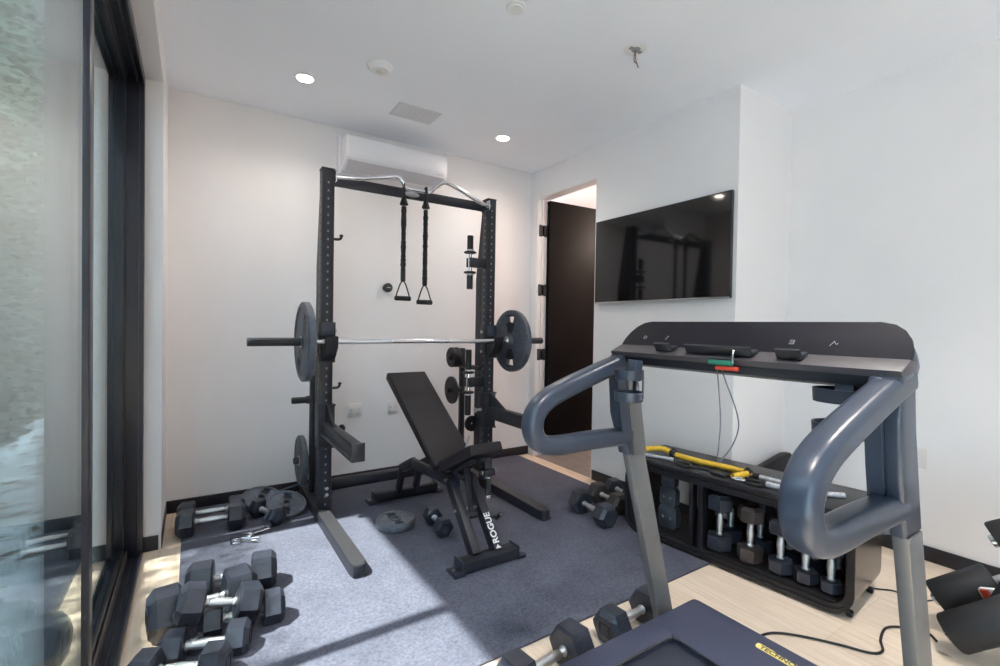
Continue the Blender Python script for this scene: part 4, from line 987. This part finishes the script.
# clip with cord
t = thing('safety_key', 'green and red safety clip with grey cords hanging from the console', 'safety clip', (1.46, -2.86, 1.13))
b = nb(); box(b, (1.398, -2.953, 1.148), (1.412, -2.880, 1.162), .003); obj('green_clip', b, 'green', t)
b = nb(); box(b, (1.402, -2.966, 1.134), (1.416, -2.900, 1.146), .003); obj('red_tag', b, 'red', t)
b = nb(); tube(b, [(1.400, -2.955, 1.155), (1.396, -2.957, 1.175), (1.404, -2.955, 1.192)], .002, 4, 8); obj('pin', b, 'steel', t)
for pts in ([(1.418, -2.898, 1.132), (1.418, -2.905, 1.074), (1.418, -2.912, 0.988), (1.418, -2.909, 0.915), (1.418, -2.906, 0.873), (1.418, -2.911, 0.863)], [(1.418, -2.913, 1.133), (1.418, -2.929, 1.092), (1.418, -2.958, 1.024), (1.418, -2.966, 0.975), (1.418, -2.949, 0.921), (1.418, -2.92, 0.876), (1.418, -2.911, 0.863)]):
    b = nb(); tube(b, pts, .0019, 8, 8); obj('cord', b, 'cord', t)

# power cable on the floor
t = thing('power_cable', 'black power cable curving over the wood floor beside the treadmill', 'cable', (2.3, -2.9, 0))
b = nb(); tube(b, [(1.90, -2.72, .03), (2.04, -2.70, .006), (2.139, -2.718, .006), (2.219, -2.79, .006), (2.296, -2.90, .006), (2.345, -2.985, .006), (2.40, -3.005, .006), (2.475, -2.975, .006), (2.584, -2.957, .006), (2.65, -2.99, .006), (2.70, -3.055, .006), (2.66, -3.10, .006)], .0048, 6, 8); obj('lead', b, 'cableblack', t)
b = nb(); box(b, (1.86, -2.735, .018), (1.91, -2.705, .048), .004); obj('plug', b, 'cableblack', t)
t = thing('thin_cable', 'thin black cable running out from behind the storage bench wheels', 'cable', (2.95, -2.9, 0))
b = nb(); tube(b, [(2.90, -2.70, .004), (2.915, -2.80, .004), (2.975, -2.87, .004), (2.95, -2.95, .004), (3.05, -3.0, .004)], .0035, 6, 8); obj('lead', b, 'cableblack', t)
b = nb(); cyl(b, (3.05, -3.0, .006), (3.08, -3.01, .006), .006, 10); obj('plug', b, 'cableblack', t)

# sit-up bench with foam rollers at the edge of the frame
t = thing('sit_up_bench', 'black sit-up bench with thick foam rollers standing at the room corner', 'sit-up bench', (3.2, -3.15, 0))
def roller(p0, p1, r):
    b = nb(); d_ = V(p1)-V(p0); L = d_.length
    lathe(b, p0, d_, [(0, r*.35), (0, r*.93), (.008, r), (L-.008, r), (L, r*.93), (L, r*.35)], 28); rl = obj('foam_roller', b, 'foam', t)
    x_, y_, z_ = frame_of(d_); b = nb(); cyl(b, V(p0)-z_*.016, V(p0)+z_*.004, r*.34, 16, bev=.003); obj('end_cap', b, 'badge', rl)
    b = nb(); cyl(b, V(p0)-z_*.006, V(p1)+z_*.10, r*.26, 14); obj('axle', b, 'steel', rl)
roller((2.80, -3.067, .120), (2.86, -3.225, .250), .072)
roller((2.62, -3.150, .078), (2.67, -3.330, .235), .072)
roller((2.86, -3.222, .415), (2.92, -3.40, .53), .072)
b = nb(); obox(b, (2.74, -3.26, .20), (2.94, -3.40, .62), .05, .06, .004); obox(b, (2.76, -3.30, .22), (2.80, -4.1, .40), .06, .06, .004); box(b, (2.55, -4.12, 0), (3.05, -4.05, .05), .004); obox(b, (2.80, -4.08, .40), (2.80, -4.08, .03), .06, .06, .004, up=(0, 1, 0)); obox(b, (2.74, -3.36, .26), (2.70, -3.52, .03), .05, .05, .004, up=(1, 0, 0)); box(b, (2.45, -3.55, 0), (2.95, -3.49, .045), .004); obj('frame', b, 'metal', t)
b = nb(); prism(b, rrect(.06, .05, .006, 3), (2.775, -3.232, .232), V((0, -.6, .2)).normalized(), V((-.3, .2, .6)).normalized(), V((-.012, .004, -.004))); obj('warning_label', b, 'white', t)
b = nb(); prism(b, rrect(.022, .05, .004, 3), (2.770, -3.222, .225), V((0, -.6, .2)).normalized(), V((-.3, .2, .6)).normalized(), V((-.016, .005, -.005))); obj('warning_stripe', b, 'red', t)
b = nb(); obox(b, (2.80, -3.45, .34), (2.80, -4.0, .46), .26, .05, .015); obj('seat_pad', b, 'vinyl', t)

# ------------------------------------------------------------------ light
w = bpy.data.worlds.new('sky'); scene.world = w; w.use_nodes = True
bg = w.node_tree.nodes['Background']; bg.inputs['Color'].default_value = (.60, .80, 1.0, 1); bg.inputs['Strength'].default_value = 2.6
sun = bpy.data.lights.new('sun', 'SUN'); sun.energy = 7.3; sun.angle = math.radians(1.0); sun.color = (1, .955, .89)
so = bpy.data.objects.new('sun', sun); COL.objects.link(so); so.rotation_euler = (0, -math.radians(29.9), 0); so.location = (-4, -2, 8)
hl = bpy.data.lights.new('hall_lamp', 'POINT'); hl.energy = 14; hl.color = (1, .84, .72); hl.shadow_soft_size = .15
ho = bpy.data.objects.new('hall_lamp', hl); COL.objects.link(ho); ho.location = (4.2, -.7, 2.4)

# ------------------------------------------------------------------ camera
f, yaw, pitch, roll = 469.877, .5795, -.0153, .0167
cy_, sy_ = math.cos(yaw), math.sin(yaw); cp_, sp_ = math.cos(pitch), math.sin(pitch)
fwd = V((sy_*cp_, cy_*cp_, sp_)); right = V((cy_, -sy_, 0)); upv = right.cross(fwd)
r2 = right*math.cos(roll)+upv*math.sin(roll); u2 = -right*math.sin(roll)+upv*math.cos(roll)
cam = bpy.data.cameras.new('camera'); cam.sensor_width = 36; cam.lens = f/1000*36; cam.clip_start = .02; cam.clip_end = 100
co = bpy.data.objects.new('camera', cam); COL.objects.link(co)
mm = Matrix((r2, u2, -fwd)).transposed().to_4x4(); mm.translation = V((.1374, -3.6955, 1.25)); co.matrix_world = mm
scene.camera = co
vs = scene.view_settings; vs.view_transform = 'Standard'; vs.look = 'None'; vs.exposure = 1.88; vs.gamma = 1; vs.use_curve_mapping = False
scene.cycles.use_denoising = True
scene.cycles.max_bounces = 10; scene.cycles.diffuse_bounces = 6; scene.cycles.glossy_bounces = 4; scene.cycles.transparent_max_bounces = 12
scene.cycles.sample_clamp_indirect = 8; scene.cycles.caustics_reflective = False; scene.cycles.caustics_refractive = False
